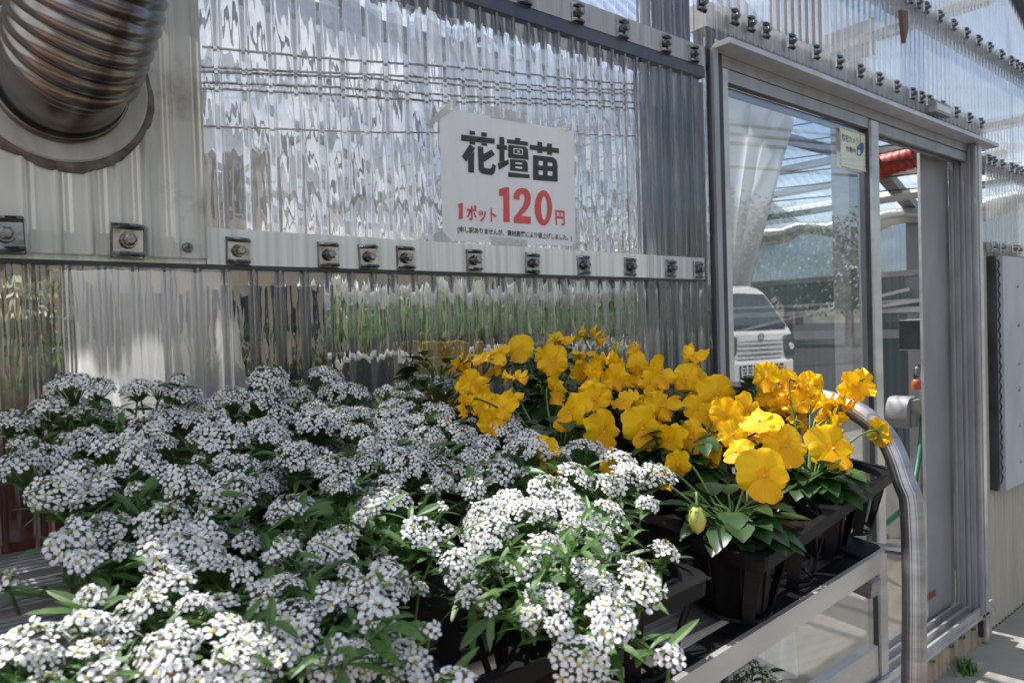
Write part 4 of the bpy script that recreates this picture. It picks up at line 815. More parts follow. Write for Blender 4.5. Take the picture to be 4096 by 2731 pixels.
# ------------------------------------------------------------------ trays
PX, PY_ = .112, .110
def tray(label, origin, ang, nx=4, ny=5, rim=.082, PX=PX):
    t = thing('pot_tray', label, 'plant tray', (origin[0], origin[1], 0))
    ca, sa = math.cos(ang), math.sin(ang)
    def W(u, v, h):
        x, y = origin[0] + u * ca - v * sa, origin[1] + u * sa + v * ca
        return Vector((x, y, shelf_z(y) + .003 + h))
    LX, LY = nx * PX, ny * PY_
    b = MB()
    def bar(u0, v0, u1, v1, w_, h0, h1):
        du, dv = u1 - u0, v1 - v0; l = math.hypot(du, dv); nu, nv = -dv / l * w_ / 2, du / l * w_ / 2
        lo = [W(u0 + nu, v0 + nv, h0), W(u1 + nu, v1 + nv, h0), W(u1 - nu, v1 - nv, h0), W(u0 - nu, v0 - nv, h0)]
        hi = [W(u0 + nu, v0 + nv, h1), W(u1 + nu, v1 + nv, h1), W(u1 - nu, v1 - nv, h1), W(u0 - nu, v0 - nv, h1)]
        b.add(lo + hi, [(0, 1, 2, 3), (7, 6, 5, 4), (0, 4, 5, 1), (1, 5, 6, 2), (2, 6, 7, 3), (3, 7, 4, 0)])
    # rounded outer skirt
    rc = .016; out_ = []
    for cx_, cy_, a0 in ((LX - rc, rc, -90), (LX - rc, LY - rc, 0), (rc, LY - rc, 90), (rc, rc, 180)):
        for k in range(5): a = R(a0 + k * 22.5); out_.append((cx_ + rc * math.cos(a), cy_ + rc * math.sin(a)))
    n = len(out_); base = len(b.v)
    for off, h in ((0.0, rim - .014), (.001, rim), (-.007, rim), (-.008, rim - .010)):
        for (u, v) in out_:
            uu, vv = (u - LX / 2) * (1 + off * 2 / LX) + LX / 2, (v - LY / 2) * (1 + off * 2 / LY) + LY / 2; b.v.append(tuple(W(uu, vv, h)))
    for j in range(3):
        for k in range(n): k2 = (k + 1) % n; b.f.append((base + j * n + k, base + j * n + k2, base + (j + 1) * n + k2, base + (j + 1) * n + k)); b.m.append(0)
    # flat lattice between round openings
    for i in range(nx):
        for j in range(ny):
            cu, cv = (i + .5) * PX, (j + .5) * PY_; m = 24; base = len(b.v); rr = .049
            for k in range(m):
                a = 2 * PI * k / m; c_, s_ = math.cos(a), math.sin(a); q = max(abs(c_), abs(s_))
                b.v.append(tuple(W(cu + c_ / q * PX / 2 * .999, cv + s_ / q * PY_ / 2 * .999, rim - .002))); b.v.append(tuple(W(cu + rr * c_, cv + rr * s_, rim - .002))); b.v.append(tuple(W(cu + rr * c_, cv + rr * s_, rim - .012)))
            for k in range(m):
                k2 = (k + 1) % m
                for j2 in range(2): b.f.append((base + k * 3 + j2, base + k2 * 3 + j2, base + k2 * 3 + j2 + 1, base + k * 3 + j2 + 1)); b.m.append(0)
    b.build('rim', 'black_tray', t)
    b = MB()
    for i in range(nx):
        for j in range(ny):
            cu, cv = (i + .5) * PX, (j + .5) * PY_
            for sx, sy in ((-1, -1), (1, -1), (1, 1), (-1, 1)):       # tapering straps down to the foot ring
                p0, p1 = W(cu + sx * .042, cv + sy * .042, rim - .004), W(cu + sx * .026, cv + sy * .026, .002)
                tn = Vector((-sy * ca - sx * sa, -sy * sa + sx * ca, 0)).normalized() * .009; nn = Vector((sx * ca - sy * sa, sx * sa + sy * ca, 0)).normalized() * .0025
                b.add([p0 - tn, p0 + tn, p1 + tn * .7, p1 - tn * .7, p0 - tn + nn, p0 + tn + nn, p1 + tn * .7 + nn, p1 - tn * .7 + nn], [(0, 1, 2, 3), (7, 6, 5, 4), (0, 4, 5, 1), (1, 5, 6, 2), (2, 6, 7, 3), (3, 7, 4, 0)])
            for rr, tw in ((.036, .0022), (.014, .0018)): b.tube([W(cu + rr * math.cos(a), cv + rr * math.sin(a), .003) for a in [2 * PI * k / 20 for k in range(21)]], tw, 5)
            for a in (0, PI / 2, PI, 3 * PI / 2): b.tube([W(cu + .014 * math.cos(a), cv + .014 * math.sin(a), .003), W(cu + .036 * math.cos(a), cv + .036 * math.sin(a), .003)], .0022, 5)
    b.build('cell_cage', 'black_tray', t)
    return W
T1 = tray('black plastic tray holding the yellow pansies', (.580, -.592), R(8.5))
T2 = tray('black plastic tray under the white alyssum beside the pansies', (.515 - .404, -.607), R(3), PX=.101)
T3 = tray('black plastic tray under the alyssum at far left', (.515 - 8 * PX - .02, -.655), R(3), 4, 2)

# ------------------------------------------------------------------ flowers
def pot_meshes():
    b = MB(); b.lathe([(.002, .002), (.030, .002), (.031, 0), (.033, .004), (.0425, .074), (.0455, .076), (.0465, .082), (.0445, .0845), (.0415, .083), (.041, .07), (.001, .068)], n=28)
    for k in range(8):
        a = 2 * PI * k / 8; b.bar((.0325 * math.cos(a), .0325 * math.sin(a), .004), (.0425 * math.cos(a), .0425 * math.sin(a), .073), .003, .003)
    s = MB(); n = 18
    for j, r_ in enumerate((.0, .014, .028, .0408)):
        for k in range(n): a = 2 * PI * k / n; s.v.append((r_ * math.cos(a), r_ * math.sin(a), .073 + rnd.uniform(-.002, .003)))
    for j in range(3):
        for k in range(n): k2 = (k + 1) % n; s.f.append((j * n + k, j * n + k2, (j + 1) * n + k2, (j + 1) * n + k)); s.m.append(0)
    return b, s
def floret(b, p, n, size, spin, kind):
    n = n.normalized(); t1 = n.orthogonal().normalized(); t1 = Matrix.Rotation(spin, 3, n) @ t1; t2 = n.cross(t1)
    cup = rnd.uniform(.0, .5)
    for q in range(4):
        a = q * PI / 2 + rnd.uniform(-.13, .13); d = t1 * math.cos(a) + t2 * math.sin(a); s = n.cross(d); l = size * rnd.uniform(.9, 1.08); wv = l * rnd.uniform(.34, .39); z0 = .02 * (q % 2)
        V = [(.10, -.10, 0), (.42, -.75, .5), (.74, -.98, .9), (.94, -.55, .9), (1.0, 0, .8), (.94, .55, .9), (.74, .98, .9), (.42, .75, .5), (.10, .10, 0), (.62, 0, .55)]
        pts = [p + d * (u * l) + s * (v * wv) + n * ((cup * w_ + z0 - .12 * u * u) * l * .8) for (u, v, w_) in V]
        b.add(pts, [(9, i, i + 1) for i in range(8)] + [(9, 8, 0)], 0)
    r_ = size * .33; m = 6; base = len(b.v)
    pts = [p + n * size * .17] + [p + (t1 * math.cos(2 * PI * k / m) + t2 * math.sin(2 * PI * k / m)) * r_ + n * size * .07 for k in range(m)]
    b.add(pts, [(0, 1 + k, 1 + (k + 1) % m) for k in range(m)], kind)
def head_mesh(rad, nflo, sd):
    st_ = rnd.getstate(); rnd.seed(sd); b = MB(); base = Vector((0, 0, -rad * 1.1))
    for i in range(nflo):
        f = (i + .5) / nflo; th = math.acos(1 - f * (.75 + .09 * (sd % 6))); ph = i * 2.39996 + rnd.uniform(-.25, .25); rr = rad * rnd.uniform(.86, 1.08)
        p = Vector((math.sin(th) * math.cos(ph) * rr, math.sin(th) * math.sin(ph) * rr, math.cos(th) * rr * .72 - rad * .1))
        n = Vector((p.x, p.y, p.z + rad * .75)).normalized() + Vector((rnd.gauss(0, .34), rnd.gauss(0, .34), rnd.gauss(0, .2)))
        if f < .08 and sd % 3 == 0: continue
        floret(b, p, n, .0046 * rnd.uniform(.82, 1.15), rnd.uniform(0, 6.3), 1 if rnd.random() < .66 else 2)
        a = base + (p - base) * .12; s = Vector((.00035, 0, 0)); s2 = Vector((0, .00035, 0)); e = p - n.normalized() * .0004
        b.add([a - s, a + s, e + s, e - s, a - s2, a + s2, e + s2, e - s2], [(0, 1, 2, 3), (4, 5, 6, 7)], 3)
    for i in range(3 + (sd % 3 == 0) * 9):                   # closed buds in the middle
        a = rnd.uniform(0, 6.3); r_ = rnd.uniform(0, .003 + .25 * rad * (sd % 3 == 0)); c = Vector((r_ * math.cos(a), r_ * math.sin(a), rad * .60 + rnd.uniform(-.001, .0015)))
        b.lathe([(.0001, .0012), (.0009, .0006), (.001, -.0003), (.0003, -.0012)], c, 6, mi=4 if rnd.random() < .6 else 1)
    b.tube([(0, 0, -rad * .15), (0, 0, -rad * 1.1), (rnd.uniform(-.004, .004), 0, -rad * 1.1 - .02)], [.0007, .0011, .0013], 5, mi=3)
    rnd.setstate(st_); return b
HEADS = {}
def get_head(rad, parent):
    size = min((.0055, .0085, .0125, .0165, .021), key=lambda s: abs(s - rad)); var = rnd.randrange(6); k = (size, var)
    if k not in HEADS:
        me_o = head_mesh(size, {.0085: 12, .0125: 23, .0165: 38, .021: 57, .0055: 6}[size], int(size * 1e4) * 7 + var).build('flower_head', ['petal_white', 'eye_brown', 'eye_yellow', 'stalk_green', 'bud_green'], None)
        HEADS[k] = me_o.data; bpy.data.objects.remove(me_o)
    o = bpy.data.objects.new('flower_head', HEADS[k]); col.objects.link(o); o.parent = parent; return o, size
def lance_leaf(b, p, d, l, wd, droop=.4, fold=.25, mi=0):
    d = d.normalized(); s = d.cross(Vector((0, 0, 1)))
    if s.length < .1: s = Vector((1, 0, 0))
    s.normalize(); u = s.cross(d); s = (s + u * rnd.uniform(-.6, .6)).normalized(); u = s.cross(d)
    rows = [(0, .12), (.22, .62), (.45, 1.0), (.68, .95), (.88, .55), (1.0, .0)]; base = len(b.v); cur = Vector(p); ang = 0
    for i, (t, w_) in enumerate(rows):
        c = Vector(p) + d * (l * t) - u * (-1) * 0 + Vector((0, 0, -droop * l * t * t)); ww = wd * w_ / 2
        b.v += [tuple(c - s * ww + u * ww * fold), tuple(c - u * 0), tuple(c + s * ww + u * ww * fold)]
    for i in range(5):
        k = base + i * 3; b.f += [(k, k + 1, k + 4, k + 3), (k + 1, k + 2, k + 5, k + 4)]; b.m += [mi, mi]

# where the photograph shows alyssum heads: tile origin, scale, list of (x, y, width)
ZA = (0, 1000, .6378, [(430, 820, 230), (620, 835, 170), (860, 840, 150), (1000, 850, 130), (1120, 800, 95), (1170, 885, 170), (1460, 900, 200), (1690, 790, 220), (1640, 930, 210), (1850, 885, 230), (2060, 780, 210), (2110, 870, 180), (90, 1060, 180), (280, 960, 190), (200, 1060, 160),
    (590, 990, 280), (1060, 1010, 220), (1300, 1060, 240), (1380, 1150, 300), (920, 1105, 220), (700, 1010, 130), (510, 1165, 180), (1000, 1190, 170), (1650, 1090, 160), (1700, 1130, 220), (2000, 1060, 260), (1970, 990, 160), (2120, 1020, 180), (90, 1325, 220), (300, 1285, 200), (480, 1370, 190),
    (760, 1230, 280), (860, 1310, 260), (700, 1380, 180), (620, 1480, 200), (1020, 1360, 140), (1160, 1420, 240), (1420, 1310, 110), (1560, 1320, 150), (1880, 1260, 260), (1640, 1440, 200), (1450, 1450, 240), (2080, 1340, 200), (2130, 1440, 200), (330, 1480, 250), (560, 1530, 200), (1760, 1020, 170), (150, 1190, 130), (1270, 960, 110)])
ZB = (1400, 1200, .6378, [(50, 560, 130), (215, 565, 110), (320, 525, 85), (440, 495, 140), (600, 520, 170), (390, 600, 160), (300, 645, 160), (575, 690, 160), (240, 705, 220), (60, 690, 140), (30, 800, 150), (390, 745, 160), (850, 665, 125), (960, 765, 290), (250, 820, 220), (490, 835, 180), (720, 830, 180), (850, 880, 160),
    (1110, 860, 220), (1120, 920, 220), (180, 905, 200), (530, 925, 180), (820, 965, 240), (90, 1000, 180), (350, 1000, 270), (560, 1035, 180), (700, 1015, 170), (900, 1055, 270), (1120, 1070, 85), (280, 1230, 200), (150, 1260, 150), (90, 1350, 100), (260, 1120, 150), (580, 1130, 150), (760, 1165, 150),
    (1480, 905, 220), (1300, 950, 140), (1690, 985, 200), (1440, 1090, 220), (1760, 1090, 200), (1920, 1070, 190), (1880, 1255, 130), (1270, 1180, 250), (1000, 1245, 200), (1640, 1150, 160), (840, 1300, 280), (1140, 1290, 250), (1400, 1280, 250), (1640, 1290, 160), (880, 1410, 290), (1480, 1410, 280), (450, 1430, 220), (520, 1505, 130), (1220, 1500, 150)])
ZC = (1300, 1900, .5952, [(80, 80, 160), (250, 280, 110), (50, 420, 200), (100, 380, 140), (160, 640, 130), (430, 630, 180), (270, 765, 240), (410, 770, 230), (500, 720, 150), (350, 930, 200), (60, 850, 200), (880, 560, 200), (1060, 450, 180), (1350, 610, 170), (1500, 465, 200), (1800, 340, 240), (1870, 460, 220), (1960, 300, 120),
    (1750, 600, 250), (1870, 700, 250), (1480, 780, 200), (1570, 840, 150), (2100, 640, 220), (2140, 750, 240), (2290, 490, 190), (1960, 930, 290), (1900, 1050, 200), (1740, 1220, 320), (1400, 950, 150), (1570, 1000, 150), (960, 790, 130), (1120, 880, 90), (200, 1200, 320), (590, 1230, 320), (900, 1375, 220), (2330, 1200, 170)])
ZD = (0, 1900, .5952, [(650, 350, 330), (480, 430, 250), (540, 575, 150), (600, 560, 140), (830, 490, 130), (1120, 290, 320), (1230, 440, 240), (1050, 505, 180), (1350, 400, 290), (1400, 530, 230), (1200, 550, 200), (1520, 135, 250), (1940, 190, 290), (1650, 425, 140), (1720, 740, 110), (1900, 485, 160), (2210, 470, 250), (2330, 400, 150),
    (1100, 690, 290), (1500, 565, 260), (1640, 640, 160), (1450, 850, 250), (1300, 830, 170), (1900, 705, 290), (1780, 835, 160), (2000, 885, 290), (2240, 770, 170), (1950, 1005, 200), (30, 700, 120), (600, 800, 150), (570, 865, 110), (880, 850, 250), (1000, 880, 200), (590, 965, 210), (650, 1010, 150), (220, 1090, 370), (150, 1210, 220),
    (330, 1190, 180), (730, 1080, 330), (640, 1170, 200), (1010, 1160, 320), (1180, 1090, 250), (1080, 1250, 230), (700, 1300, 220), (1160, 1340, 200), (1530, 1000, 200), (1600, 1160, 290), (1700, 1060, 170), (1850, 1130, 290), (2050, 1120, 200), (1880, 1245, 130), (1600, 1340, 360), (1390, 1350, 200), (2280, 1180, 200), (2180, 1340, 200), (300, 1385, 220)])
cells = []                                        # (tray, column, row, world position of the pot foot)
for name, W, filt, rows in (('tray beside the pansies', T2, lambda i, j: (i + j) % 2 == 0, 5), ('far left tray', T3, lambda i, j: i >= 2 and (i + j) % 2 == 1, 2)):
    for j in range(rows):
        for i in range(4):
            if filt(i, j): cells.append([name, i, j, W((i + .5) * (.101 if W is T2 else PX), (j + .5) * PY_, .0), []])
dead = []
for ox, oy, sc, lst in (ZA, ZB, ZC, ZD):
    for x, y, wd in lst:
        p = on_slope(ox + x * sc, oy + y * sc, 1.022, .20)
        if p.y > -.055: d_ = ray(ox + x * sc, oy + y * sc); p = CAM + d_ * ((-.055 - rnd.uniform(0, .05) - CAM.y) / d_.y)
        depth = (p - CAM).dot(FW); rad = wd * sc / 2 / F_PX * depth * 1.12
        p = p - (p - CAM).normalized() * rad * rnd.uniform(-.8, 1.2)
        c = min(cells, key=lambda c: (c[3].xy - p.xy).length); c[4].append((p, rad))
ROWN = ['front row', 'second row', 'middle row', 'fourth row', 'row nearest the wall']
pot_b, soil_b = pot_meshes(); POT = SOIL = None
def pot_for(root):
    global POT, SOIL
    if POT is None:
        POT = pot_b.build('pot', 'black_plastic', root, smooth=True, loc=(0, 0, 0)); SOIL = soil_b.build('soil', 'soil', root, loc=(0, 0, 0)); POT.location = SOIL.location = (0, 0, 0)
    else:
        for s in (POT, SOIL): copy_child(s, root, Matrix())
for name, i, j, base, hs in cells:
    first_of = all(c[1] >= i for c in cells if c[0] == name and c[2] == j); same = [c for c in cells if c[0] == name and c[2] == j]
    side = '' if len(same) == 1 else ('left ' if first_of else 'right ')
    lab = f'white alyssum, {side}plant in the {ROWN[j]} of the {name}'
    root = thing('alyssum_plant', lab, 'flowering plant', base, 'white alyssum plants on the cart'); pot_for(root)
    top = base + Vector((0, 0, .078)); fb = MB()
    extra = []
    for k in range(7 if hs else 0):
        a = rnd.uniform(0, 2 * PI); r_ = rnd.uniform(.02, .07); q = top + Vector((r_ * math.cos(a), r_ * math.sin(a), 0)); q.z = 1.022 + .2 * (q.y + .6) - rnd.uniform(.012, .05)
        if q.z > top.z + .012 and q.y < -.06: hs.append((q, rnd.uniform(.009, .016)))
    for k in range(16 if hs else 0):
        a = rnd.uniform(0, 2 * PI); r_ = rnd.uniform(.015, .085); q = top + Vector((r_ * math.cos(a), r_ * math.sin(a), 0)); q.z = 1.022 + .2 * (q.y + .6) + rnd.uniform(-.03, .012)
        if q.z > top.z + .012 and q.y < -.06: hs.append((q, rnd.uniform(.004, .0065)))
    for k in range(42 if hs else 14):               # leafy side shoots
        a = rnd.uniform(0, 2 * PI); r_ = rnd.uniform(.02, .075); extra.append((top + Vector((r_ * math.cos(a), r_ * math.sin(a), rnd.uniform(.0, .062 if hs else .02))), None))
    for p, rad in hs + extra:
        foot = top + Vector((rnd.uniform(-.02, .02), rnd.uniform(-.02, .02), 0)); e = p - Vector((0, 0, (rad or 0) * 1.1))
        mid = foot * .5 + e * .5 + Vector(((e.x - foot.x) * .2, (e.y - foot.y) * .2, .012 - .1 * abs(e.x - foot.x)))
        sp = smooth_path([foot, mid, e], 5); fb.tube(sp, [.0016 - .0006 * q / len(sp) for q in range(len(sp))], 5, mi=1, caps=False)
        for k in range(13 if rad else 9):
            t = rnd.uniform(.2, .97); q = sp[min(int(t * len(sp)), len(sp) - 1)]; a = rnd.uniform(0, 2 * PI)
            d = Vector((math.cos(a), math.sin(a), rnd.uniform(.0, 1.1))); lance_leaf(fb, q, d, rnd.uniform(.018, .041), rnd.uniform(.0042, .0078), rnd.uniform(.05, .6))
    fb.build('foliage', ['leaf_alyssum', 'stalk_green'], root, loc=base).location = (0, 0, 0)
    for p, rad in hs:
        o, size = get_head(rad, root); out_ = Vector((p.x - top.x, p.y - top.y, 0)) * 3.0
        n = (Vector((0, 0, 1)) + Vector((min(max(out_.x, -.5), .5), min(max(out_.y, -.5), .5), 0)) + Vector((0, -.18, 0)) + Vector((rnd.gauss(0, .15), rnd.gauss(0, .15), 0))).normalized()
        s = min(max(rad / size, .85), 1.3)
        o.matrix_basis = Matrix.Translation(p - base - n * size * .3) @ n.to_track_quat('Z', 'Y').to_matrix().to_4x4() @ Matrix.Rotation(rnd.uniform(0, 6.3), 4, 'Z') @ Matrix.Scale(s, 4)
        o.scale = (s * rnd.uniform(.9, 1.12), s * rnd.uniform(.9, 1.12), s * rnd.uniform(.85, 1.15))

# ---- pansies
def pansy_mesh(sd, ruffle=.12, cup=.15, flop=0.0):
    st_ = rnd.getstate(); rnd.seed(sd); b = MB(); b.uv = []
    # angle, length, half-width, lift, material
    petals = [(119, .98, .56, -.10, 0), (61, 1.0, .56, -.17, 0), (188, .92, .46, .03, 0), (-8, .92, .46, .06, 0), (270, .86, .60, .13, 1)]
    for ang, ln, hw, lift, mi in petals:
        ang += rnd.uniform(-7, 7); ln *= rnd.uniform(.92, 1.08); hw *= rnd.uniform(.92, 1.1); ph, ph2 = rnd.uniform(0, 6), rnd.uniform(0, 6); rf = ruffle * rnd.uniform(.5, 1.5); tl_ = lift * 2.4 + rnd.gauss(0, .17) * (1 + flop); cp = cup + rnd.uniform(-.18, .18) + (flop if mi == 0 and ang > 40 and ang < 140 else -flop * .5)
        d = Vector((math.cos(R(ang)), math.sin(R(ang)), 0)); s = Vector((-d.y, d.x, 0)); nu, nv = 10, 8; base = len(b.v)
        for j in range(nv + 1):
            t = j / nv
            for i in range(nu + 1):
                u = i / nu * 2 - 1
                wd = hw * (.14 + .86 * math.sin(min(t * 1.25, 1) * PI / 2)) * math.sqrt(max(0, 1 - (max(t - .52, 0) / .72) ** 2))
                r_ = t * ln * (1 - .16 * u * u * t) - (.07 * math.exp(-(u / .16) ** 2) * t ** 6 * ln if mi == 1 else 0)
                z = lift * .5 + tl_ * t + cp * t * t * .45 - .10 * u * u * t + rf * t * t * t * math.sin(u * 3.4 + ph) * .8 + rf * .5 * t ** 4 * math.sin(u * 8 + ph2) + .018 * math.sin(u * 14) * t * (1 - t)
                b.v.append(tuple(d * r_ + s * (u * wd) + Vector((0, 0, z))))
        for j in range(nv):
            for i in range(nu): k = base + j * (nu + 1) + i; b.f.append((k, k + 1, k + nu + 2, k + nu + 1)); b.m.append(1 if mi == 1 or j < 2 else 0); b.uv.append(((i / nu, j / nv), ((i + 1) / nu, j / nv), ((i + 1) / nu, (j + 1) / nv), (i / nu, (j + 1) / nv)))
    b.lathe([(.001, .16), (.05, .14), (.06, .08), (.03, .02)], (0, .02, 0), 8, mi=2)
    b.v = [(x * .0255, y * .0255, z * .0255) for x, y, z in b.v]
    rnd.setstate(st_); return b
PANSY = []
for k, (rf, cu_, fl_) in enumerate(((.10, .05, 0), (.2, .12, .1), (.28, .25, .25), (.15, -.25, -.1), (.30, -.1, .3), (.22, .45, .1), (.08, .02, .05), (.33, .3, -.2), (.2, -.3, .15), (.28, .1, .25), (.18, .35, -.1), (.24, .2, .3), (.12, -.1, .1), (.32, .25, .2))):
    o = pansy_mesh(50 + k, rf, cu_, fl_).build('flower', ['petal_yellow', 'petal_orange', 'bud_yellow'], None, smooth=True); PANSY.append(o.data); bpy.data.objects.remove(o)
# x, y in the photograph, width, facing (right, up, towards the camera)
PF = [(1840, 1452, 95, (-.9, .2, .3)), (1934, 1430, 125, (-.5, .5, .6)), (2001, 1403, 75, (-.2, .5, .4)), (2081, 1398, 120, (-.1, .15, 1)), (1894, 1532, 110, (.6, 0, .6)), (1858, 1621, 95, (-.4, -.3, .5)), (2014, 1630, 125, (-.3, .3, .9)), (2063, 1510, 95, (.4, .7, .4)), (2211, 1447, 135, (-.2, 0, 1)), (2250, 1358, 90, (.1, .8, .4)), (2210, 1362, 75, (-.3, .5, .6)),
      (2367, 1345, 120, (.25, .95, .12)), (2345, 1416, 100, (.2, .3, .9)), (2438, 1465, 140, (.2, .6, -.6)), (2376, 1478, 95, (-.2, -.1, .9)), (2541, 1412, 82, (.1, .3, .8)), (2550, 1460, 95, (-.1, 0, .9)), (2228, 1563, 125, (-.55, 0, .8)), (2367, 1554, 115, (.3, .3, .8)), (2380, 1600, 130, (-.1, .2, .9)), (2496, 1603, 125, (-.3, .8, .5)), (2282, 1652, 165, (-.6, .1, .5)),
      (2411, 1728, 175, (.35, -.1, .7)), (2568, 1715, 165, (.3, -.1, .9)), (2470, 1512, 105, (.1, .1, .9)), (2594, 1536, 92, (.0, -.3, .8)), (2639, 1492, 140, (.3, .2, .9)), (2648, 1626, 150, (.35, .2, .7)), (2684, 1762, 140, (-.2, -.3, .9)), (2180, 1795, 70, (.2, .1, .9)), (2438, 1862, 72, (.1, .1, .9)), (2640, 1935, 95, (-.2, -.7, .6)), (2772, 1425, 120, (.2, .6, .7)), (2742, 1515, 120, (-.1, .1, 1)), (2798, 1506, 90, (.3, .1, .8)),
      (2870, 1579, 150, (.2, .3, .8)), (2785, 1638, 140, (-.1, .3, .9)), (2904, 1663, 130, (-.4, .3, .8)), (2764, 1753, 160, (-.4, .2, .9)), (2870, 1755, 110, (.3, -.2, .8)), (2712, 1862, 95, (-.4, -.4, .7)), (3066, 1512, 135, (-.25, .1, .95)), (3155, 1523, 92, (.0, .2, .8)), (3231, 1570, 150, (-.3, .2, .9)), (3200, 1523, 90, (.4, .4, .6)), (3423, 1544, 135, (-.25, -.1, .95)), (3350, 1612, 130, (.0, .9, .3)), (3316, 1668, 130, (.2, -.4, .7)),
      (3040, 1690, 170, (-.45, .75, .45)), (3185, 1646, 138, (.35, .6, .6)), (2946, 1808, 120, (-.75, .1, .5)), (3053, 1906, 212, (-.05, .12, 1)), (3140, 1787, 192, (.05, .2, 1)), (3329, 1797, 200, (.18, .2, 1)), (3520, 1736, 108, (.7, -.1, -.4)), (2998, 1732, 110, (-.2, .4, .8)), (3130, 1610, 130, (.1, .3, .9)), (2930, 1740, 120, (.1, .2, .9)), (3090, 1590, 120, (-.4, .4, .7)), (2990, 1640, 125, (-.3, .2, .9)), (2890, 1700, 115, (-.2, .5, .7)), (2850, 1820, 105, (-.3, -.1, .9))]
for q in [f for f in PF if f[2] < 165 and f[1] < 1800][::2] + [f for f in PF if f[2] < 150 and f[1] < 1700][1::3]:
    PF.append((q[0] + rnd.uniform(-75, 75), q[1] + rnd.uniform(35, 95), rnd.uniform(85, 125), (rnd.uniform(-.6, .6), rnd.uniform(-.2, .6), rnd.uniform(.3, 1)), .018))
pcells = []
for j in range(5):
    for i in range(4):
        if (i + j) % 2 == 0: pcells.append([i, j, T1((i + .5) * PX, (j + .5) * PY_, 0), []])
for x, y, wd, fc, *low in PF:
    p = on_slope(x, y, .972 - (low[0] if low else 0), .45)
    if p.y > -.06: d_ = ray(x, y); p = CAM + d_ * ((-.07 - rnd.uniform(0, .04) - CAM.y) / d_.y)
    if x > 2900 and y > 1630 and not low: p = onY(x, y, -.44 - (y - 1630) / 270 * .075 - (.035 if wd >= 165 else 0))
    if p.x > .93: p = onX(x, y, .885 + rnd.uniform(0, .045))
    depth = (p - CAM).dot(FW); sc = min(max(wd / F_PX * depth / .046, .66), 1.3)
    n = (RT * fc[0] + UP * fc[1] - FW * fc[2]).normalized()
    if wd < 165: n = (n + Vector((rnd.gauss(0, .28), rnd.gauss(0, .28), rnd.gauss(0, .28)))).normalized()
    c = min(pcells, key=lambda c: (c[2].xy - p.xy).length); c[3].append((p, sc, n, wd))
def pansy_leaf(b, p, d, l, wd):
    d = d.normalized(); s = d.cross(Vector((0, 0, 1))); s = s.normalized() if s.length > .05 else Vector((1, 0, 0)); u = s.cross(d); base = len(b.v); nr = 9; dr = rnd.uniform(.1, .5); fo = rnd.uniform(.1, .4)
    for i in range(nr + 1):
        t = i / nr; w_ = wd * (.05 if t < .02 else (math.sin(PI * t ** .75) ** .8) * (1 + .10 * (i % 2))) / 2 if t < 1 else .0005
        c = Vector(p) + d * (l * t) + Vector((0, 0, -dr * l * t * t))
        b.v += [tuple(c - s * w_ + u * w_ * fo), tuple(c - s * w_ * .5 + u * w_ * fo * .3), tuple(c), tuple(c + s * w_ * .5 + u * w_ * fo * .3), tuple(c + s * w_ + u * w_ * fo)]
    for i in range(nr):
        for k in range(4): q = base + i * 5 + k; b.f.append((q, q + 1, q + 6, q + 5)); b.m.append(0)
def stalk_mesh(b, fp, n, foot):
    back = fp - n * .004; up_ = Vector((0, 0, 1)); hook = back - n * .012 + up_ * .004
    sp = smooth_path([back, hook, hook * .6 + foot * .4 + Vector((0, 0, .01)) - n * .006, foot], 6); b.tube(sp, [.0011 + .0006 * q / len(sp) for q in range(len(sp))], 6)
    t1 = n.orthogonal().normalized(); t2 = n.cross(t1)
    for k in range(5):
        a = 2 * PI * k / 5; d = (t1 * math.cos(a) + t2 * math.sin(a)); s = n.cross(d) * .0025; q = back - n * .001
        b.add([q, q + d * .007 - n * .001 + s, q + d * .015 - n * .002, q + d * .007 - n * .001 - s], [(0, 1, 2, 3)])
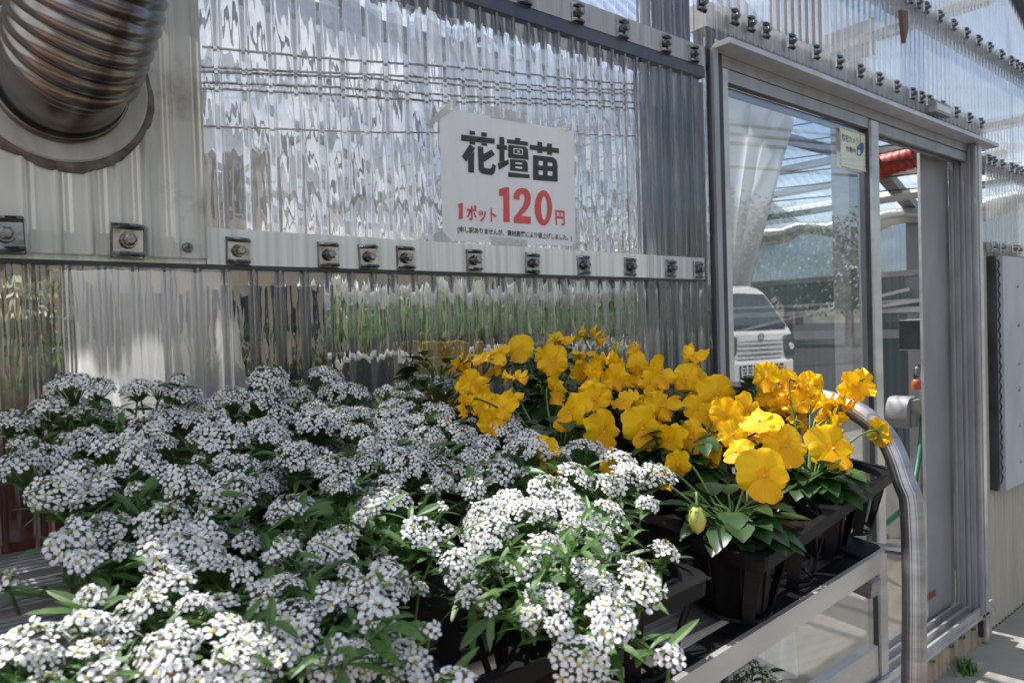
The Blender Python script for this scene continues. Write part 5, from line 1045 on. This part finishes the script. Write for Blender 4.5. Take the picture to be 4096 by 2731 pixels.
for i, j, base, fs in pcells:
    same = [c for c in pcells if c[1] == j]; side = 'left ' if all(c[0] >= i for c in same) else 'right '
    root = thing('pansy_plant', f'yellow pansy, {side}plant in the {ROWN[j]} of the pansy tray', 'flowering plant', base, 'yellow pansy plants on the cart'); pot_for(root)
    top = base + Vector((0, 0, .078)); lb = MB(); tall = (.022, .055, .062, .084, .105)[j] + (.035 if (i, j) == (3, 1) else 0)
    for k in range(54 + 4 * j):
        a = rnd.uniform(0, 2 * PI); h = rnd.uniform(0, tall); d = Vector((math.cos(a), math.sin(a), rnd.uniform(-.1, .5) if j < 2 and k % 2 else rnd.uniform(.0, .9))); q = top + Vector((math.cos(a), math.sin(a), 0)) * rnd.uniform(.003, .025) + Vector((0, 0, h))
        e = q + d.normalized() * .02; lb.tube([top + Vector((0, 0, h * .3)), q, e], .0011, 4, caps=False, mi=1); pansy_leaf(lb, e, d + Vector((0, 0, -.25)), rnd.uniform(.028, .043), rnd.uniform(.019, .029))
    lb.build('foliage', ['leaf_pansy', 'stalk_green'], root, smooth=True, loc=base).location = (0, 0, 0)
    for p, sc, n, wd in fs:
        o = bpy.data.objects.new('flower', PANSY[rnd.randrange(14)] if wd < 165 else PANSY[rnd.choice((0, 6))]); col.objects.link(o); o.parent = root
        zup = UP - n * UP.dot(n); zup = zup.normalized() if zup.length > .1 else RT; xr = zup.cross(n)
        rot = Matrix(((xr.x, zup.x, n.x), (xr.y, zup.y, n.y), (xr.z, zup.z, n.z))).to_4x4() @ Matrix.Rotation(rnd.uniform(-.3, .3) * (wd < 165), 4, 'Z')
        Mx = Matrix.Translation(p - base) @ rot @ (Matrix.Diagonal((sc * rnd.uniform(.8, 1.08), sc * rnd.uniform(.85, 1.08), sc * rnd.uniform(.6, 1.35), 1)) if wd < 165 else Matrix.Scale(sc, 4)); o.matrix_basis = Mx
        sb = MB(); stalk_mesh(sb, p - base, n, Vector((rnd.uniform(-.012, .012), rnd.uniform(-.012, .012), .08))); inv = Mx.inverted(); sb.v = [tuple(inv @ Vector(q)) for q in sb.v]
        so_ = sb.build('stalk', 'stalk_green', None, smooth=True); so_.parent = o
    for (bx, by) in (((2789, 2075), (2465, 1392)) if j in (0, 4) and i in (0, 0) else ()):
        if (by > 1800) != (j == 0): continue
        p = atD(bx, by, .655) if by > 1800 else onY(bx, by, -.13); sb = MB(); c0 = p - base
        for q in range(5):
            a = q * 1.257; off = Vector((math.cos(a) * .0022, math.sin(a) * .0022, 0)); sb.lathe([(.0004, -.0125 - .001 * (q % 2)), (.0038, -.009), (.0062, -.001), (.0050, .006), (.002, .011)], c0 + off, 10)
        bo = sb.build('bud', 'bud_yellow', root, smooth=True, loc=(0, 0, 0)); bo.location = (0, 0, 0)
        sb = MB(); c0 = p - base
        for q in range(5): a = q * 1.257; d_ = Vector((math.cos(a), math.sin(a), 0)); s_ = Vector((-d_.y, d_.x, 0)) * .0022; sb.add([c0 + Vector((0, 0, .012)), c0 + d_ * .0065 + s_ + Vector((0, 0, .008)), c0 + d_ * .0088 - Vector((0, 0, .001)), c0 + d_ * .0065 - s_ + Vector((0, 0, .008))], [(0, 1, 2, 3)])
        sb.v = sb.v;  sb.tube(smooth_path([p - base + Vector((0, 0, .012)), p - base + Vector((.008, .006, .022)), p - base + Vector((.02, .015, .01)), Vector((.0, .0, .08))], 6), .0013, 6); s2 = sb.build('bud_stalk', 'stalk_green', bo, smooth=True, loc=(0, 0, 0)); s2.location = (0, 0, 0)
# two alyssum plants on the lower shelf
for k, (sx, sy, hs) in enumerate(((2745, 2590, [(2690, 2570, 55), (2745, 2590, 60), (2800, 2600, 60), (2830, 2580, 45), (2720, 2530, 40)]), (2990, 2680, [(2960, 2680, 60), (3010, 2660, 50), (3060, 2690, 60), (3090, 2720, 40), (2975, 2730, 60)]))):
    c = atD(sx, sy, .92 if k == 0 else .84); base = Vector((c.x, c.y, .613))
    root = thing('alyssum_plant', ('white alyssum on the lower shelf below the front bar, left one', 'white alyssum on the lower shelf below the front bar, right one')[k], 'flowering plant', base, 'white alyssum plants on the lower shelf'); pot_for(root)
    fb = MB()
    for (x, y, wd) in hs:
        p = atD(x, y, (c - CAM).dot(FW) / ray(x, y).dot(FW)); foot = Vector((0, 0, .078)); fb.tube(smooth_path([foot, (foot + p - base) / 2, p - base], 4), .0013, 5, mi=1, caps=False)
        for q in range(16): a = rnd.uniform(0, 6.3); t = rnd.uniform(.3, .98); lance_leaf(fb, foot * (1 - t) + (p - base) * t, Vector((math.cos(a), math.sin(a), rnd.uniform(0, 1))), rnd.uniform(.02, .035), .006)
        o, size = get_head(wd / 2 / F_PX * .88, root); o.location = p - base; o.rotation_euler = (rnd.uniform(-.3, .3), rnd.uniform(-.3, .3), rnd.uniform(0, 6))
    fb.build('foliage', ['leaf_alyssum', 'stalk_green'], root, loc=(0, 0, 0)).location = (0, 0, 0)
# hoverfly on a floret
p = on_slope(578, 2285, 1.045, .2); hv_ = thing('hoverfly', 'tiny dark hoverfly with clear wings resting on an alyssum flower', 'insect', p)
b = MB(); b.tube([p, p + RT * .003 - UP * .001, p + RT * .006 - UP * .0025], [.0012, .0014, .0006], 8); b.lathe([(.0002, -.001), (.001, 0), (.0002, .001)], p - RT * .001, 8); b.build('body', 'insect_dark', hv_, smooth=True)
b = MB(); b.prism([p + RT * .001, p + RT * .004 + UP * .0012, p + RT * .008 - UP * .0015, p + RT * .005 - UP * .002], -FW * .0003); b.build('wing', 'insect_wing', hv_)

# ------------------------------------------------------------------ the yard behind the camera, mirrored in the glass and the sheets
def mir(sx, sy, t): p = atD(sx, sy, t); return Vector((p.x, -p.y, p.z))
fv = Vector((-.18, .984, 0)).normalized(); wv = Vector((fv.y, -fv.x, 0))
right_edge = mir(3186, 1420, 11.0); ctr = right_edge - wv * .735
tk = thing('kei_truck', 'small white flat-bed truck mirrored in the door glass', 'truck', (ctr.x, ctr.y, 0))
def TL_(f, s, z): return Vector((ctr.x, ctr.y, 0)) + fv * f + wv * s + Vector((0, 0, z))
b = MB(); prof = [(0, .28), (.0, .55), (-.03, .60), (-.03, .98), (-.08, 1.06), (-.50, 1.62), (-.62, 1.70), (-.80, 1.75), (-1.25, 1.74), (-1.3, 1.6), (-1.3, .35), (-.3, .28)]
secs = [(-.735, .93, -.05), (-.70, 1, -.015), (-.45, 1, 0), (0, 1, .02), (.45, 1, 0), (.70, 1, -.015), (.735, .93, -.05)]
n = len(prof)
for s, k, o_ in secs:
    for f, z in prof: b.v.append(tuple(TL_(f * (1 if f < -1 else 1) + (o_ if f > -.7 else 0), s * (1 if z < 1.1 else 1 - .16 * (z - 1.1)), .28 + (z - .28) * (k if z > 1.6 else 1))))
for i in range(len(secs) - 1):
    for k in range(n): k2 = (k + 1) % n; b.f.append((i * n + k, i * n + k2, (i + 1) * n + k2, (i + 1) * n + k)); b.m.append(0)
b.f.append(tuple(range(n))); b.m.append(0); b.f.append(tuple((len(secs) - 1) * n + k for k in reversed(range(n)))); b.m.append(0)
b.build('cab', 'truck_white', tk)
def tquad(name, pts, mat, th=.012):
    b = MB(); b.prism([TL_(*q) for q in pts], fv * th); return b.build(name, mat, tk)
tquad('windscreen', [(-.075, -.63, 1.075), (-.045, 0, 1.065), (-.075, .63, 1.075), (-.455, .55, 1.60), (-.435, 0, 1.615), (-.455, -.55, 1.60)], 'win_dark', .022)
for s in (-1, 1):
    o = tquad('headlight', [(-.02, s * .50, .95), (-.03, s * .70, .97), (-.045, s * .735, .85), (-.04, s * .735, .66), (-.02, s * .60, .62), (-.015, s * .52, .72)], 'steel_chrome', .03)
    b = MB(); b.lathe([(.001, 0), (.05, .0), (.055, .02)], (0, 0, 0), 14); b.v = [tuple(TL_(-.02 + .04 - v[2], s * .64 + v[0], .78 + v[1])) for v in b.v]; q = b.build('lamp', 'white_plastic', tk)
for z in (.66, .73, .80, .87): tquad('grille_slot', [(.0, -.46, z), (.02, 0, z), (.0, .46, z), (.0, .46, z + .018), (.02, 0, z + .018), (.0, -.46, z + .018)], 'flange_grey', .008)
tquad('bumper_grille', [(.005, -.46, .36), (.026, 0, .35), (.005, .46, .36), (.005, .46, .53), (.026, 0, .53), (.005, -.46, .53)], 'truck_black', .010)
b = MB()
for k in range(9): s = -.44 + k * .11; b.obox(TL_(.032, s, .445), fv * .006, wv * .009, Vector((0, 0, .088)))
for z in (.40, .445, .49): b.obox(TL_(.035, 0, z), fv * .005, wv * .46, Vector((0, 0, .008)))
b.build('grille_bar', 'truck_white', tk)
pl_ = tquad('number_plate', [(.045, .14, .335), (.045, .47, .335), (.045, .47, .50), (.045, .14, .50)], 'plate_yellow', .008)
def truck_text(name, body, s0, s1, z0, z1, f, mat, bold):
    me = text_obj(body, bold); x0, x1 = min(v.co.x for v in me.vertices), max(v.co.x for v in me.vertices); y0, y1 = min(v.co.y for v in me.vertices), max(v.co.y for v in me.vertices)
    for v in me.vertices: u, q = (v.co.x - x0) / (x1 - x0), (v.co.y - y0) / (y1 - y0); v.co = TL_(f, s0 + (s1 - s0) * u, z0 + (z1 - z0) * q)
    me.materials.clear(); me.materials.append(M[mat]); o = bpy.data.objects.new(name, me); col.objects.link(o); o.parent = tk; o.location = -tk.location
# reading direction seen from the truck's front runs from its right side to its left
dirn = 1 if wv.cross(Vector((0, 0, 1))).dot(fv) > 0 else -1
sA, sB = (.17, .44) if dirn > 0 else (.44, .17)
truck_text('plate_lettering', '83-22', sA, sB, .35, .43, .0545, 'ink_black', .03); truck_text('plate_lettering', '580', sA * .8 + sB * .2, sA * .3 + sB * .7, .45, .485, .0545, 'ink_black', .02)
b = MB(); ring = [TL_(.022 - .02, .055 * math.cos(a), .945 + .05 * math.sin(a)) for a in [2 * PI * k / 24 for k in range(25)]]; b.tube(ring, .006, 6)
b.tube(smooth_path([TL_(.004, -.045, .965), TL_(.004, -.022, .955), TL_(.004, 0, .93), TL_(.004, .022, .955), TL_(.004, .045, .965)], 5), .005, 6); b.build('emblem', 'alu_dark', tk, smooth=True)
b = MB(); b.prism([TL_(-1.36, -.73, .62), TL_(-3.3, -.73, .62), TL_(-3.3, .73, .62), TL_(-1.36, .73, .62)], (0, 0, .06))
for s in (-.73, .71): b.prism([TL_(-1.36, s, .68), TL_(-3.3, s, .68), TL_(-3.3, s + .02, .68), TL_(-1.36, s + .02, .68)], (0, 0, .29))
b.build('flat_bed', 'truck_white', tk)
for f in (-.55, -2.45):
    for s in (-.62, .62):
        b = MB(); b.tube([TL_(f, s - .07, .27), TL_(f, s + .07, .27)], .27, 20); b.build('wheel', 'truck_black', tk)
for s in (-1, 1): tquad('mirror', [(-.05, s * .80, 1.10), (-.05, s * .92, 1.10), (-.05, s * .92, 1.32), (-.05, s * .80, 1.32)], 'truck_black', .06)

tb0 = MB()
for i in range(3200):
    a, e = rnd.uniform(0, 2 * PI), math.asin(rnd.uniform(-.55, 1)); q_ = 2.3 * rnd.uniform(.35, 1.0) ** .6 * (1 + .28 * noise.noise((math.cos(a) * 2, math.sin(a) * 2, e * 2)))
    p = Vector((math.cos(a) * math.cos(e) * q_, math.sin(a) * math.cos(e) * q_, 4.0 + math.sin(e) * q_ * 1.15)); n = (p - Vector((0, 0, 4)) + Vector((rnd.gauss(0, 1), rnd.gauss(0, 1), rnd.gauss(.5, 1)))).normalized()
    t1 = n.orthogonal().normalized(); t2 = n.cross(t1); l = rnd.uniform(.07, .15); tb0.add([p - t1 * l, p + t2 * l * .5, p + t1 * l, p - t2 * l * .5], [(0, 1, 2, 3)])
_o = tb0.build('crown', 'leaf_tree'); TREE_ME = _o.data; bpy.data.objects.remove(_o)
def house(label, x0, x1, y, h, wm, nw, storeys, dep=8):
    t = thing('house', label, 'house', ((x0 + x1) / 2, y, 0))
    b = MB(); b.box((x0, y - dep, 0), (x1, y, h)); b.build('wall', wm, t)
    b = MB(); xm = (x0 + x1) / 2; ym = y - dep / 2
    b.add([(x0 - .5, y + .5, h), (x1 + .5, y + .5, h), (x1 + .5, y - dep - .5, h), (x0 - .5, y - dep - .5, h), (x0 + 1.5, ym, h + 1.8), (x1 - 1.5, ym, h + 1.8)], [(0, 1, 5, 4), (1, 2, 5), (2, 3, 4, 5), (3, 0, 4), (3, 2, 1, 0)]); b.build('roof', 'roof_dark', t)
    for st_ in range(storeys):
        for k in range(nw):
            xw = x0 + (x1 - x0) * (k + .5) / nw; z = 1 + st_ * 2.8; b = MB(); b.box((xw - .8, y - .02, z), (xw + .8, y + .03, z + 1.3)); f_ = b.build('window', 'white_plastic', t)
            b = MB(); b.box((xw - .72, y + .031, z + .08), (xw - .04, y + .04, z + 1.22)); b.box((xw + .04, y + .031, z + .08), (xw + .72, y + .04, z + 1.22)); b.build('pane', 'win_dark', f_)
house('cream two-storey house across the yard', 2, 13, -15, 5.8, 'wall_cream', 4, 2)
for k, (x, y, sc) in enumerate(((23, -19, 1.1), (26, -22, 1.2), (30, -22, 1.2), (27, -17, 1.3), (33, -18, 1.3), (29, -13, 1.0))):  # trees added so the door glass mirrors something dark instead of sky
    r0 = thing('added_tree', f'added dark bushy tree beyond the yard, {ORD[k]} to the right of the cream house', 'tree', (x, y, 0), 'dark trees added beyond the yard')
    o = bpy.data.objects.new('crown', TREE_ME); col.objects.link(o); o.parent = r0; r0.scale = (sc, sc, sc); r0.rotation_euler.z = k * 1.7; o.location = (0, 0, -1.3)
    tb_ = MB(); tb_.tube([(0, 0, 0), (.05, 0, 1.2), (0, .05, 2.6)], [.2, .16, .10], 10)
    for q in range(4): tb_.tube([(0, 0, 1.3), (.9 * math.cos(q * 1.6), .9 * math.sin(q * 1.6), 2.6)], [.08, .03], 6)
    o = tb_.build('trunk', 'wood_brown', r0, loc=(0, 0, 0)); o.location = (0, 0, 0)
house('cream low house at the left end of the yard', -12, -1, -14, 3.4, 'wall_cream', 3, 1)
def wy(x): return -9.5 + .27 * (x - 3)
for k, (x, lab) in enumerate(((-9, 'concrete utility pole at the left end of the yard'), (23, 'concrete utility pole at the right end of the yard'))):
    t = thing('utility_pole', lab, 'utility pole', (x, wy(x), 0)); b = MB(); b.tube([(x, wy(x), 0), (x, wy(x), 6.4)], [.17, .11], 12); b.build('pole', 'concrete', t, smooth=True)
    b = MB(); b.box((x - .05, wy(x) - .8, 5.36), (x + .05, wy(x) + .8, 5.44)); b.build('cross_arm', 'grey_paint', t)
for k in range(7):
    z = (5.5, 5.12, 5.04, 4.88, 4.74, 4.68, 4.25)[k]; b = MB(); dy = (.7, -.7, .15, .1, .0, .15, .1)[k]
    b.tube([(-9 + 32 * i / 16, wy(-9 + 32 * i / 16) + dy, z - .12 * (1 - (i / 8 - 1) ** 2)) for i in range(17)], .032, 5)
    tag(b.build('power_line', 'wire_black'), f'black overhead wire above the yard, {ORD[k]} from the top', 'wire', 'overhead wires across the yard')
for k in range(10):
    x = -5.2 + k * 1.05; r0 = thing('yard_shrub', f'rounded green shrub along the yard edge, {ORD[k]} from the left', 'shrub', (x, -5.2 + .3 * (k % 2), 0), 'shrubs along the yard edge')
    o = bush0.copy(); col.objects.link(o); o.parent = r0; o.location = (0, 0, 0); r0.scale = (4.4, 3.6, 4.2); r0.rotation_euler.z = k * 1.3
